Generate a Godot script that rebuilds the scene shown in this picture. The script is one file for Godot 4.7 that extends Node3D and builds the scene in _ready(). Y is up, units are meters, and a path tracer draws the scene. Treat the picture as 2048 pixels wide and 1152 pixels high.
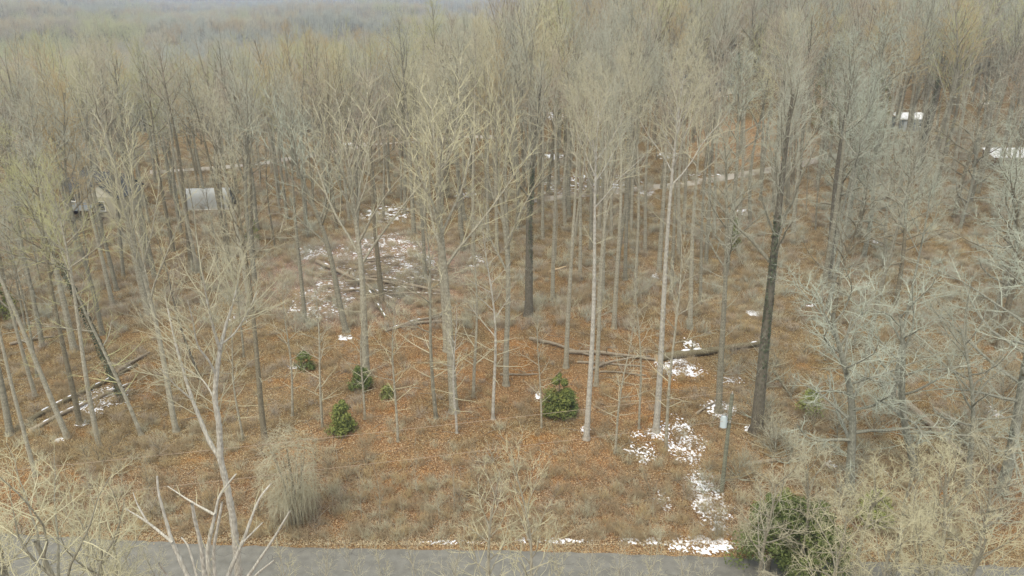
extends Node3D
# Winter wood seen from the air: camera, sky and light first, then the land, then trees and things. d = -z is the distance ahead of the camera.

class Buf:
	var v := PackedVector3Array()
	var n := PackedVector3Array()
	var i := PackedInt32Array()
	var c := PackedColorArray()
	func mesh(mat: Material) -> ArrayMesh:
		var a := []
		a.resize(Mesh.ARRAY_MAX)
		a[Mesh.ARRAY_VERTEX] = v
		a[Mesh.ARRAY_NORMAL] = n
		a[Mesh.ARRAY_INDEX] = i
		if c.size() == v.size():
			a[Mesh.ARRAY_COLOR] = c
		var m := ArrayMesh.new()
		m.add_surface_from_arrays(Mesh.PRIMITIVE_TRIANGLES, a)
		m.surface_set_material(0, mat)
		return m

var rng := RandomNumberGenerator.new()
var noise := FastNoiseLite.new()
var fine := FastNoiseLite.new()
var hills_noise := FastNoiseLite.new()
var mats := {}
var counts := {}
var protos := {}
var clearing := Vector2(-18.56, 96.41)
var field := Vector2(49.09, 171.65)

func _ready() -> void:
	camera_and_light()
	rng.seed = 4711
	noise.seed = 3; noise.frequency = 1.0; noise.noise_type = FastNoiseLite.TYPE_SIMPLEX_SMOOTH; noise.fractal_octaves = 3
	fine.seed = 9; fine.frequency = 1.0; fine.noise_type = FastNoiseLite.TYPE_SIMPLEX_SMOOTH; fine.fractal_octaves = 3
	hills_noise.seed = 21; hills_noise.frequency = 1.0; hills_noise.noise_type = FastNoiseLite.TYPE_SIMPLEX_SMOOTH; hills_noise.fractal_octaves = 4
	make_materials()
	ground()
	road()
	lanes()
	houses()
	make_protos()
	hero_trees()
	shaped_trees()
	filler_trees()
	far_forest()
	shrubs()
	utility()
	logs()
	snow()
	floor_cover()

# ---------------------------------------------------------------- camera, sky, sun, exposure
func camera_and_light() -> void:
	var cam := Camera3D.new()
	cam.name = "camera"
	cam.position = Vector3(0, 35, 0)
	cam.rotation_degrees = Vector3(-20.55, 0, 0)
	cam.fov = 39.83
	cam.near = 0.5
	cam.far = 20000.0
	add_child(cam)
	cam.current = true
	var sun := DirectionalLight3D.new()
	sun.name = "sun"
	sun.light_energy = 0.45
	sun.light_angular_distance = 25.0
	sun.light_color = Color(1.0, 0.97, 0.92)
	sun.rotation_degrees = Vector3(-58, -28, 0)
	sun.shadow_enabled = true
	add_child(sun)
	var sky_material := ProceduralSkyMaterial.new()
	sky_material.sky_top_color = Color(0.80, 0.82, 0.84)
	sky_material.sky_horizon_color = Color(0.80, 0.83, 0.86)
	sky_material.ground_horizon_color = Color(0.72, 0.76, 0.80)
	sky_material.ground_bottom_color = Color(0.34, 0.32, 0.28)
	sky_material.sky_curve = 0.2
	var sky := Sky.new()
	sky.sky_material = sky_material
	var e := Environment.new()
	e.background_mode = Environment.BG_SKY
	e.sky = sky
	e.tonemap_mode = Environment.TONE_MAPPER_LINEAR
	e.tonemap_exposure = 2.1
	e.sdfgi_enabled = true
	e.ssao_enabled = true
	e.ssil_enabled = true
	e.fog_enabled = true
	e.fog_density = 0.00028
	e.fog_light_color = Color(0.75, 0.85, 0.98)
	var we := WorldEnvironment.new()
	we.name = "environment"
	we.environment = e
	add_child(we)

# ---------------------------------------------------------------- helpers
func numbered(called: String) -> String:
	var k: int = counts.get(called, 0)
	counts[called] = k + 1
	return called if k == 0 else "%s_%03d" % [called, k]

func tag(o: Node, label: String, category := "", group := "", kind := "") -> void:
	if label: o.set_meta("label", label)
	if category: o.set_meta("category", category)
	if group: o.set_meta("group", group)
	if kind: o.set_meta("kind", kind)

func thing(called: String, at: Vector3, label: String, category: String, group := "") -> Node3D:
	var o := Node3D.new()
	o.name = numbered(called)
	add_child(o)
	o.position = at
	tag(o, label, category, group)
	return o

func part(called: String, mesh: Mesh, parent: Node, mat: Material = null) -> MeshInstance3D:
	var o := MeshInstance3D.new()
	o.name = called
	o.mesh = mesh
	if mat: o.material_override = mat
	parent.add_child(o, true)
	return o

func box_part(called: String, parent: Node, size: Vector3, at: Vector3, mat: Material) -> MeshInstance3D:
	var b := BoxMesh.new()
	b.size = size
	var o := part(called, b, parent, mat)
	o.position = at
	return o

func road_edge(x: float) -> float:
	return 43.6 + (2.6 * (x / 42.0) * (x / 42.0) if x < 0.0 else -0.05 * x)

func height(x: float, d: float) -> float:
	var n := smoothstep(0.0, 9.0, d - road_edge(x))
	var y := n * 0.028 * minf(maxf(d - 49.0, 0.0), 140.0)
	y += 6.5 * smoothstep(95.0, 270.0, d) * smoothstep(-20.0, 90.0, x)
	var t := smoothstep(-30.0, 80.0, x)
	y -= lerpf(24.0, 40.0, t) * smoothstep(135.0 + 230.0 * t, 380.0 + 380.0 * t, d)
	y += n * (0.35 * noise.get_noise_2d(x / 22.0, d / 22.0) + 0.10 * noise.get_noise_2d(x / 5.0 + 40.0, d / 5.0))
	if d > 400.0:
		y += smoothstep(400.0, 800.0, d) * (16.0 * hills_noise.get_noise_2d(x / 500.0, d / 300.0) - 5.0)
		for m in MOUNDS:
			y += m[4] * exp(-pow((x - m[0]) / m[2], 2.0) - pow((d - m[1] - 0.12 * (x - m[0])) / m[3], 2.0))
		y += 70.0 * smoothstep(1800.0, 6000.0, d) * (hills_noise.get_noise_2d(x / 2500.0 + 7.0, d / 2500.0) + 0.05)
	return y

# rolling ridges beyond the valley: x, d, half width, half depth, height
const MOUNDS := [[-330.0, 620.0, 170.0, 60.0, 21.0], [-170.0, 690.0, 130.0, 55.0, 22.0], [-70.0, 800.0, 110.0, 70.0, 24.0], [-500.0, 800.0, 190.0, 80.0, 27.0], [-250.0, 1000.0, 240.0, 90.0, 26.0], [-40.0, 1200.0, 240.0, 110.0, 26.0], [-760.0, 1200.0, 350.0, 140.0, 34.0], [-330.0, 1550.0, 420.0, 160.0, 30.0], [80.0, 2100.0, 600.0, 250.0, 34.0], [-900.0, 2300.0, 700.0, 300.0, 40.0], [-300.0, 3600.0, 1400.0, 400.0, 46.0]]

func on_ground(x: float, d: float, up := 0.0) -> Vector3:
	return Vector3(x, height(x, d) + up, -d)

func project(p: Vector3) -> Vector2:   # in thousandths of the picture's width, to keep sight lines to the houses open
	var c := cos(deg_to_rad(20.55))
	var s := sin(deg_to_rad(20.55))
	var yy := p.y - 35.0
	var dep := -p.z * c - yy * s
	return Vector2(1024.0 + 1590.0 * p.x / dep, 576.0 - 1590.0 * (yy * c - p.z * s) / dep)

# ---------------------------------------------------------------- materials
func srgb(r: float, g: float, b: float) -> Color:
	return Color(r, g, b).linear_to_srgb()

func grain_texture(freq: float, lo: Color, hi: Color, sx := 1.0, octaves := 4) -> ImageTexture:
	var f := FastNoiseLite.new()
	f.seed = rng.randi() % 1000
	f.noise_type = FastNoiseLite.TYPE_SIMPLEX_SMOOTH
	f.frequency = freq
	f.fractal_octaves = octaves
	var im := Image.create(256, 256, false, Image.FORMAT_RGB8)
	for y in 256:
		var wy := absf(y - 128.0) / 128.0
		for x in 256:
			# folded so that the tile meets itself
			var v := f.get_noise_2d(absf(x - 128.0) * sx, wy * 128.0) * 0.75 + 0.5
			im.set_pixel(x, y, lo.lerp(hi, clampf(v, 0.0, 1.0)))
	im.generate_mipmaps()
	return ImageTexture.create_from_image(im)

func litter_texture() -> ImageTexture:
	var r := RandomNumberGenerator.new()
	r.seed = 77
	var size := 768
	var im := Image.create(size, size, false, Image.FORMAT_RGB8)
	im.fill(Color(0.55, 0.52, 0.50))
	var tones := [Color(0.98, 0.93, 0.86), Color(0.92, 0.80, 0.66), Color(0.80, 0.66, 0.55), Color(0.70, 0.62, 0.58), Color(1.0, 0.97, 0.95), Color(0.86, 0.82, 0.78), Color(0.60, 0.50, 0.44)]
	for k in 9000:
		var cx := r.randi() % size
		var cy := r.randi() % size
		var a := r.randf() * TAU
		var ca := cos(a)
		var sa := sin(a)
		var l := r.randf_range(5.0, 10.0)
		var w := l * r.randf_range(0.35, 0.6)
		var tone: Color = tones[r.randi() % tones.size()]
		tone = tone * r.randf_range(0.85, 1.05)
		var reach := int(l) + 1
		for dy in range(-reach, reach + 1):
			for dx in range(-reach, reach + 1):
				var u := (dx * ca + dy * sa) / l
				var v := (-dx * sa + dy * ca) / w
				if u * u + v * v < 1.0:
					im.set_pixel(posmod(cx + dx, size), posmod(cy + dy, size), tone)
	im.generate_mipmaps()
	return ImageTexture.create_from_image(im)

func asphalt_texture() -> ImageTexture:
	var r := RandomNumberGenerator.new()
	r.seed = 12
	var f := FastNoiseLite.new()
	f.seed = 5
	f.frequency = 0.02
	f.fractal_octaves = 5
	var size := 512
	var im := Image.create(size, size, false, Image.FORMAT_RGB8)
	for y in size:
		for x in size:
			# worn patches, and grit a pixel wide
			var v := 0.87 + 0.09 * f.get_noise_2d(absf(x - 256.0), absf(y - 256.0)) + r.randf_range(-0.06, 0.06)
			im.set_pixel(x, y, Color(v, v * 0.995, v * 0.98))
	for k in 16:
		var p := Vector2(r.randf() * size, r.randf() * size)
		var dir := r.randf() * TAU
		for s in r.randi_range(60, 260):
			dir += r.randf_range(-0.35, 0.35)
			p += Vector2(cos(dir), sin(dir))
			im.set_pixel(posmod(int(p.x), size), posmod(int(p.y), size), Color(0.45, 0.44, 0.43))
	im.generate_mipmaps()
	return ImageTexture.create_from_image(im)

func bark(called: String, r: float, g: float, b: float, rough := 0.95) -> StandardMaterial3D:
	var m := StandardMaterial3D.new()
	m.resource_name = called
	m.albedo_color = srgb(r, g, b)
	m.roughness = rough
	m.metallic_specular = 0.15
	m.albedo_texture = mats.get("bark_texture")
	m.uv1_triplanar = true
	m.uv1_scale = Vector3(0.9, 0.22, 0.9)
	mats[called] = m
	return m

func plain(called: String, r: float, g: float, b: float, rough := 0.9, textured := "") -> StandardMaterial3D:
	var m := StandardMaterial3D.new()
	m.resource_name = called
	m.albedo_color = srgb(r, g, b)
	m.roughness = rough
	m.metallic_specular = 0.2
	if textured:
		m.albedo_texture = mats[textured]
		m.uv1_triplanar = true
		m.uv1_scale = Vector3(0.5, 0.5, 0.5)
	mats[called] = m
	return m

func make_materials() -> void:
	mats["bark_texture"] = grain_texture(0.045, Color(0.62, 0.60, 0.57), Color(1.0, 1.0, 0.98), 1.0, 5)
	mats["grit"] = grain_texture(0.09, Color(0.80, 0.80, 0.80), Color(1.0, 1.0, 1.0), 1.0, 4)
	bark("pale_bark", 0.55, 0.52, 0.42)
	bark("white_bark", 0.68, 0.655, 0.59)
	bark("grey_bark", 0.415, 0.395, 0.315)
	bark("brown_bark", 0.335, 0.30, 0.22)
	bark("dark_bark", 0.25, 0.23, 0.185)
	bark("lichen_bark", 0.43, 0.43, 0.36)
	bark("log_bark", 0.44, 0.38, 0.295)
	bark("mossy_bark", 0.29, 0.255, 0.17)
	for t in [["olive", 0.47, 0.455, 0.245], ["beige", 0.485, 0.45, 0.315], ["grey", 0.42, 0.415, 0.325], ["pink", 0.42, 0.36, 0.275], ["rust", 0.46, 0.355, 0.19], ["lichen", 0.43, 0.45, 0.355], ["straw", 0.53, 0.49, 0.32], ["brush", 0.36, 0.285, 0.175]]:
		plain("twig_" + t[0], t[1], t[2], t[3], 0.95)
	var leaf := plain("leaf", 1, 1, 1, 0.9)
	leaf.vertex_color_use_as_albedo = true
	leaf.backlight = Color(0.15, 0.15, 0.12)
	var g := StandardMaterial3D.new()
	g.resource_name = "leaf_litter_ground"
	g.vertex_color_use_as_albedo = true
	g.albedo_texture = litter_texture()
	g.uv1_triplanar = true
	g.uv1_world_triplanar = true
	g.uv1_scale = Vector3(0.19, 0.19, 0.19)
	g.roughness = 0.95
	g.metallic_specular = 0.1
	mats["ground"] = g
	var s := plain("snow", 0.86, 0.88, 0.92, 0.7)
	s.subsurf_scatter_enabled = false
	mats["asphalt_texture"] = asphalt_texture()
	var a := plain("asphalt", 0.25, 0.243, 0.215, 0.85, "asphalt_texture")
	a.uv1_world_triplanar = true
	a.uv1_scale = Vector3(0.11, 0.11, 0.11)
	a.vertex_color_use_as_albedo = true
	var gv := plain("gravel", 0.52, 0.47, 0.40, 0.95, "grit")
	gv.uv1_world_triplanar = true
	gv.uv1_scale = Vector3(1.1, 1.1, 1.1)
	plain("shingle", 0.12, 0.122, 0.118, 0.9, "grit")
	plain("cream_siding", 0.70, 0.66, 0.52, 0.8)
	plain("tan_siding", 0.50, 0.46, 0.34, 0.8)
	plain("grey_siding", 0.22, 0.235, 0.235, 0.8)
	plain("white_metal", 0.88, 0.88, 0.88, 0.5)
	plain("ribbed_metal", 0.42, 0.43, 0.41, 0.35)
	plain("grey_metal", 0.50, 0.53, 0.54, 0.5)
	plain("white_trim", 0.80, 0.79, 0.74, 0.6)
	plain("brown_wood", 0.15, 0.085, 0.05, 0.9)
	plain("treated_wood", 0.33, 0.34, 0.26, 0.9, "bark_texture")
	plain("transformer_paint", 0.55, 0.62, 0.62, 0.45)
	plain("wire", 0.42, 0.33, 0.24, 0.6)
	plain("ceramic", 0.45, 0.42, 0.38, 0.3)
	plain("cut_wood", 0.55, 0.42, 0.26, 0.9)
	var gl := plain("window_glass", 0.05, 0.06, 0.07, 0.08)
	gl.metallic_specular = 0.5

# ---------------------------------------------------------------- ground
func zone_color(x: float, d: float) -> Color:
	var w := 6.0 * noise.get_noise_2d(x / 14.0 + 90.0, d / 14.0)
	var w2 := noise.get_noise_2d(x / 4.0, d / 4.0 + 60.0)
	var orange := Color(0.44, 0.295, 0.16)
	var brown := Color(0.33, 0.28, 0.155)
	var tan_c := Color(0.43, 0.37, 0.24)
	var ochre := Color(0.50, 0.29, 0.105)
	var chips := Color(0.52, 0.44, 0.385)
	var c := brown.lerp(tan_c, clampf(0.45 + 0.9 * noise.get_noise_2d(x / 30.0, d / 30.0 + 11.0), 0.0, 1.0))
	var dun := Color(0.29, 0.245, 0.14)
	var in_orange := smoothstep(-26.0, -12.0, x + w) * (1.0 - smoothstep(12.0, 24.0, x + w)) * (1.0 - smoothstep(72.0, 112.0, d + w))
	c = c.lerp(orange, in_orange * (0.72 + 0.3 * w2))
	c = c.lerp(dun, clampf(0.15 + 1.5 * noise.get_noise_2d(x / 7.0 + 700.0, d / 9.0), 0.0, 0.85))
	var bank := smoothstep(43.0, 45.0, d) * (1.0 - smoothstep(51.5, 55.5, d + 0.4 * w))
	c = c.lerp(Color(0.35, 0.255, 0.16), bank * 0.75)
	c = c.lerp(ochre, 0.8 * clampf(noise.get_noise_2d(x / 9.0 + 300.0, d / 6.0) * 2.2 - 0.45, 0.0, 1.0) * (1.0 - smoothstep(66.0, 90.0, d)))
	var verge := 1.0 - smoothstep(0.4, 1.4, absf(d - road_edge(x) - 0.4) + 0.3 * w2)
	c = c.lerp(tan_c, verge * 0.7)
	var q := Vector2((x - clearing.x + 0.3 * w) / 17.0, (d - clearing.y + 0.5 * w) / 17.0).length()
	c = c.lerp(chips, 1.0 - smoothstep(0.55, 1.1, q))
	q = Vector2((x - field.x + w) / 16.0, (d - field.y + 2.0 * w) / 24.0).length()
	c = c.lerp(Color(0.55, 0.42, 0.25), 1.0 - smoothstep(0.6, 1.1, q))
	return c * (1.0 + 0.13 * w2)

func ground() -> void:
	var rows: Array[float] = []
	var d := -60.0
	while d < 9500.0:
		rows.append(d)
		if d < 0.0: d += 6.0
		elif d < 30.0: d += 2.0
		elif d < 130.0: d += 0.9
		elif d < 300.0: d += 2.5
		else: d *= 1.035
	var cols := 260
	var b := Buf.new()
	for r in rows:
		var wide := 60.0 + 0.85 * maxf(r, 0.0)
		for k in cols + 1:
			var x := (2.0 * k / cols - 1.0) * wide
			b.v.append(Vector3(x, height(x, r), -r))
			var e := maxf(0.4, r * 0.004)
			b.n.append(Vector3(height(x - e, r) - height(x + e, r), 2.0 * e, height(x, r + e) - height(x, r - e)).normalized())
			b.c.append(zone_color(x, r))
	for j in rows.size() - 1:
		for k in cols:
			var p := j * (cols + 1) + k
			var q := p + cols + 1
			b.i.append_array(PackedInt32Array([p, q, p + 1, p + 1, q, q + 1]))
	var o := part("ground", b.mesh(mats["ground"]), self)
	tag(o, "leaf-strewn woodland floor falling away to hazy wooded hills", "ground", "", "structure")

func strip(points: PackedVector2Array, half: float, up: float, mat: Material, called: String, label: String, wear := 0.0) -> MeshInstance3D:
	var c := Curve2D.new()
	for k in points.size():
		var prev := points[maxi(k - 1, 0)]
		var next := points[mini(k + 1, points.size() - 1)]
		c.add_point(points[k], (prev - next) * 0.18, (next - prev) * 0.18)
	c.bake_interval = 0.8
	var line := c.get_baked_points()
	var b := Buf.new()
	var across := 10
	for k in line.size():
		var dir := (line[mini(k + 1, line.size() - 1)] - line[maxi(k - 1, 0)]).normalized()
		var side := Vector2(-dir.y, dir.x)
		for j in across + 1:
			var t := 2.0 * j / across - 1.0
			var ragged := 0.0 if absf(t) < 0.99 else 0.25 * noise.get_noise_2d(line[k].x * 0.8, line[k].y * 0.8 + t * 9.0)
			var p := line[k] + side * half * (t + ragged * (0.3 if half > 2.0 else 1.0))
			var crown := up * (1.0 - 0.85 * pow(absf(t), 4.0)) + (0.04 * (1.0 - t * t) if wear > 0.0 else 0.0)
			b.v.append(on_ground(p.x, p.y, crown))
			b.n.append(Vector3.UP)
			var shade := 1.0 + wear * (0.20 * noise.get_noise_2d(p.x / 3.0, p.y / 1.2 + 33.0) + 0.10 * cos(t * 9.0) * (0.6 + 0.6 * noise.get_noise_2d(p.x / 9.0, 5.0)))
			b.c.append(Color(shade, shade, shade))
	for k in line.size() - 1:
		for j in across:
			var p := k * (across + 1) + j
			var q := p + across + 1
			b.i.append_array(PackedInt32Array([p, p + 1, q, q, p + 1, q + 1]))
	var o := part(called, b.mesh(mat), self)
	tag(o, label, "road", "", "structure")
	return o

func road() -> void:
	var pts := PackedVector2Array()
	for k in 30:
		var x := -95.0 + 6.5 * k
		pts.append(Vector2(x, road_edge(x) - 3.1))
	strip(pts, 3.0, 0.06, mats["asphalt"], "road", "worn grey asphalt lane in front of the wooded bank", 1.0)

func lanes() -> void:
	strip(PackedVector2Array([Vector2(-68.68, 148.92), Vector2(-58.01, 153.65), Vector2(-49.79, 158.93), Vector2(-42.64, 166.90), Vector2(-35.62, 180.10), Vector2(-26.73, 189.85), Vector2(-14.55, 186.99), Vector2(-2.70, 179.58)]), 1.7, 0.12, mats["gravel"], "gravel_lane", "pale gravel lane passing behind the snowy clearing")
	strip(PackedVector2Array([Vector2(2.99, 128.88), Vector2(13.27, 132.26), Vector2(23.05, 135.03), Vector2(33.58, 139.69), Vector2(47.10, 146.30), Vector2(60.71, 153.17), Vector2(73.82, 159.05)]), 1.5, 0.12, mats["gravel"], "gravel_drive", "pale gravel drive curving below the tan grass field")

# ---------------------------------------------------------------- tubes
func tube(b: Buf, pts: PackedVector3Array, rad: PackedFloat32Array, sides: int) -> void:
	var count := pts.size()
	var pointed: bool = rad[count - 1] <= 0.0
	var first := b.v.size()
	var ref := Vector3(0.31, 0.17, 0.93)
	for k in count:
		var dir := (pts[mini(k + 1, count - 1)] - pts[maxi(k - 1, 0)]).normalized()
		if k == 0 and absf(dir.dot(ref)) > 0.9:
			ref = Vector3(0.93, 0.2, 0.1)
		var s := dir.cross(ref).normalized()
		var t := dir.cross(s)
		if pointed and k == count - 1:
			b.v.append(pts[k])
			b.n.append(dir)
			break
		for j in sides:
			var a := TAU * j / sides
			var o := s * cos(a) + t * sin(a)
			b.v.append(pts[k] + o * rad[k])
			b.n.append(o)
	var rings := count - 1 if pointed else count
	for k in rings - 1:
		for j in sides:
			var p := first + k * sides + j
			var q := first + k * sides + (j + 1) % sides
			b.i.append(p); b.i.append(p + sides); b.i.append(q)
			b.i.append(q); b.i.append(p + sides); b.i.append(q + sides)
	if pointed:
		var tip := b.v.size() - 1
		for j in sides:
			b.i.append(first + (rings - 1) * sides + j); b.i.append(tip); b.i.append(first + (rings - 1) * sides + (j + 1) % sides)

func tilt(dir: Vector3, angle: float, azimuth: float) -> Vector3:
	var s := dir.cross(Vector3(0.2, 0.1, 0.97)).normalized()
	if s.length() < 0.5:
		s = Vector3.RIGHT
	s = s.rotated(dir, azimuth)
	return dir.rotated(s, angle).normalized()

const SEGMENTS := [10, 6, 4, 3, 2]
const SIDES := [9, 5, 4, 3, 3]

# one branch of level 1 to 4 with all that grows from it; p holds the kind's numbers
func grow(bufs: Array, level: int, at: Vector3, dir: Vector3, length: float, r: float, p: Dictionary) -> void:
	var n: int = SEGMENTS[level]
	var pts := PackedVector3Array()
	var rad := PackedFloat32Array()
	var dirs: Array[Vector3] = []
	var q := at
	var w: float = p.wiggle * (1.0 if level < 3 else 1.3)
	var lift: float = p.lift
	for k in n + 1:
		pts.append(q)
		dirs.append(dir)
		rad.append(r * (1.0 - 0.82 * k / n) if k < n or level < 3 else 0.0)
		dir = (dir + Vector3(rng.randf_range(-w, w), rng.randf_range(-w, w) + lift, rng.randf_range(-w, w))).normalized()
		q += dir * length / n
	tube(bufs[0] if level <= 1 else bufs[1], pts, rad, SIDES[level])
	if level >= p.levels:
		return
	var kids: int = p.kids[level + 1]
	kids = maxi(1, int(kids * rng.randf_range(0.75, 1.25)))
	var turn := rng.randf() * TAU
	for k in kids:
		var t := lerpf(p.bare, 1.0, (k + rng.randf()) / kids)
		var f := t * n
		var s := mini(int(f), n - 1)
		var pos := pts[s].lerp(pts[s + 1], f - s)
		turn += 2.4 + rng.randf_range(-0.4, 0.4)
		var off: float = p.spread * rng.randf_range(0.7, 1.3)
		var kid_len: float = length * p.ratio * (1.15 - 0.75 * t) * rng.randf_range(0.7, 1.25)
		var thin: float = p.thin[level + 1]
		grow(bufs, level + 1, pos, tilt(dirs[s], off, turn), kid_len, minf(thin, r * (1.0 - 0.8 * t) * 0.75 + 0.002), p)

# a whole tree: [trunk mesh, limbs mesh, crown mesh] around the origin, height p.h
func tree_meshes(p: Dictionary, bark_mat: Material, twig_mat: Material) -> Array:
	var trunk := Buf.new()
	var bufs := [Buf.new(), Buf.new()]
	var h: float = p.h
	var top: float = h * p.top
	var n := 12
	var pts := PackedVector3Array()
	var rad := PackedFloat32Array()
	var sway: Vector2 = Vector2(rng.randf_range(-1, 1), rng.randf_range(-1, 1)) * p.sway
	for k in n + 1:
		var t := float(k) / n
		var y := top * t
		var bend: Vector2 = Vector2(sin(t * 4.0 + sway.y), sin(t * 5.0 + sway.x * 2.0)) * p.sway * t
		pts.append(Vector3(bend.x + sway.x * t * t, y, bend.y + sway.y * t * t))
		var rr: float = p.r * pow(1.0 - t * p.top * 0.96, 0.85)
		if k == 0: rr *= 1.45
		rad.append(rr)
	pts.insert(0, Vector3(pts[0].x, -0.5, pts[0].z))
	rad.insert(0, rad[0] * 1.25)
	pts.insert(2, pts[1].lerp(pts[2], 0.25))
	rad.insert(2, p.r * 1.04)
	tube(trunk, pts, rad, 10)
	var m := pts.size() - 1
	var turn := rng.randf() * TAU
	var np: int = p.limbs
	for k in np:
		var t: float = lerpf(p.base, 1.0, pow((k + rng.randf() * 0.8) / np, p.bias))
		var y := top * minf(t, 0.995)
		var s := 1
		while s < m - 1 and pts[s + 1].y < y: s += 1
		var f := clampf((y - pts[s].y) / maxf(pts[s + 1].y - pts[s].y, 0.01), 0.0, 1.0)
		var pos := pts[s].lerp(pts[s + 1], f)
		turn += 2.4 + rng.randf_range(-0.5, 0.5)
		var inner: float = (t - p.base) / (1.0 - p.base)
		var a: float = lerpf(p.low_angle, p.high_angle, inner) * rng.randf_range(0.8, 1.2)
		var l: float = h * lerpf(p.low_len, p.high_len, inner) * rng.randf_range(0.75, 1.25)
		var up := Vector3(0, 1, 0)
		grow(bufs, 1, pos, tilt(up, a, turn), l, minf(lerpf(rad[s], rad[s + 1], f) * 0.62, l * 0.022 + 0.01), p)
	# stubs and dead twigs on the bole
	for k in int(p.get("stubs", 0)):
		var y: float = top * rng.randf_range(0.18, p.base)
		var s := 1
		while s < m - 1 and pts[s + 1].y < y: s += 1
		var f := clampf((y - pts[s].y) / maxf(pts[s + 1].y - pts[s].y, 0.01), 0.0, 1.0)
		grow(bufs, 2, pts[s].lerp(pts[s + 1], f), tilt(Vector3.UP, rng.randf_range(0.9, 1.6), rng.randf() * TAU), rng.randf_range(0.8, 2.6), 0.03, p)
	return [trunk.mesh(bark_mat), bufs[0].mesh(bark_mat), bufs[1].mesh(twig_mat)]

func params(base: Dictionary, over := {}) -> Dictionary:
	var p := base.duplicate()
	p.merge(over, true)
	return p

func make_protos() -> void:
	var tall := {"h": 28.0, "r": 0.27, "top": 0.97, "base": 0.62, "bias": 0.9, "limbs": 18, "low_angle": 0.92, "high_angle": 0.32, "low_len": 0.20, "high_len": 0.09, "sway": 0.45, "wiggle": 0.17, "lift": 0.07, "bare": 0.18, "levels": 4, "kids": [0, 0, 9, 7, 5], "spread": 0.72, "ratio": 0.52, "thin": [0.3, 0.11, 0.026, 0.012, 0.0075], "stubs": 7}
	var vase := params(tall, {"top": 0.72, "base": 0.54, "limbs": 10, "bias": 0.8, "low_angle": 0.52, "high_angle": 0.25, "low_len": 0.38, "high_len": 0.30, "wiggle": 0.13, "lift": 0.055, "kids": [0, 0, 14, 8, 5], "ratio": 0.35, "spread": 0.62, "bare": 0.15})
	var spread := params(tall, {"h": 18.0, "r": 0.24, "top": 0.78, "base": 0.25, "limbs": 17, "low_angle": 1.15, "high_angle": 0.45, "low_len": 0.30, "high_len": 0.26, "wiggle": 0.24, "lift": 0.03, "kids": [0, 0, 10, 8, 6], "spread": 0.85, "ratio": 0.46, "thin": [0.3, 0.08, 0.027, 0.014, 0.0085], "sway": 0.5})
	var slim := params(tall, {"h": 14.0, "r": 0.09, "base": 0.42, "limbs": 16, "low_len": 0.16, "high_len": 0.10, "low_angle": 0.95, "kids": [0, 0, 6, 4, 3], "thin": [0.2, 0.04, 0.014, 0.009, 0.006], "sway": 0.35, "wiggle": 0.14})
	var sapling := params(slim, {"h": 9.0, "r": 0.07, "base": 0.22, "limbs": 20, "low_len": 0.24, "high_len": 0.13, "low_angle": 0.85, "high_angle": 0.45, "kids": [0, 0, 6, 4, 3], "thin": [0.1, 0.032, 0.016, 0.011, 0.007]})
	var shrub := params(sapling, {"h": 3.0, "r": 0.03, "top": 0.5, "base": 0.02, "limbs": 14, "low_angle": 0.85, "high_angle": 0.3, "low_len": 0.55, "high_len": 0.5, "kids": [0, 0, 7, 4, 2], "thin": [0.1, 0.02, 0.01, 0.007, 0.005], "ratio": 0.45, "levels": 3})
	for k in 6: protos["tall%d" % k] = tree_meshes(params(tall, {"base": [0.56, 0.62, 0.66, 0.72, 0.50, 0.60][k], "limbs": [20, 17, 16, 14, 22, 13][k], "sway": [0.3, 0.5, 0.3, 0.4, 0.8, 1.1][k], "low_angle": [0.9, 1.0, 0.8, 0.85, 1.1, 0.75][k], "top": [0.97, 0.95, 0.97, 0.97, 0.93, 0.86][k]}), mats["pale_bark"], mats["twig_beige"])
	for k in 4: protos["vase%d" % k] = tree_meshes(params(vase, {"low_angle": [0.46, 0.58, 0.70, 0.52][k], "base": [0.56, 0.52, 0.50, 0.62][k], "limbs": [10, 11, 9, 7][k]}), mats["pale_bark"], mats["twig_olive"])
	for k in 3: protos["spread%d" % k] = tree_meshes(params(spread, {"base": 0.22 + 0.08 * k}), mats["lichen_bark"], mats["twig_lichen"])
	for k in 3: protos["slim%d" % k] = tree_meshes(slim, mats["pale_bark"], mats["twig_beige"])
	for k in 3: protos["sapling%d" % k] = tree_meshes(sapling, mats["pale_bark"], mats["twig_straw"])
	for k in 3: protos["shrub%d" % k] = tree_meshes(shrub, mats["brown_bark"], mats["twig_brush"])
	protos["stout0"] = tree_meshes(params(tall, {"r": 0.52, "base": 0.50, "limbs": 17, "low_len": 0.24, "low_angle": 0.7, "sway": 0.5, "top": 0.9}), mats["dark_bark"], mats["twig_grey"])
	# trees of the far slopes: the same build, fewer and stouter twigs
	var far := params(vase, {"levels": 3, "kids": [0, 0, 10, 6, 0], "thin": [0.3, 0.12, 0.06, 0.05, 0.04], "stubs": 0})
	for k in 3: protos["far%d" % k] = tree_meshes(far, mats["grey_bark"], mats["twig_grey"])

const NOMINAL := {"tall": 28.0, "vase": 28.0, "stout": 28.0, "spread": 18.0, "slim": 14.0, "sapling": 9.0, "shrub": 3.0}

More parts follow.
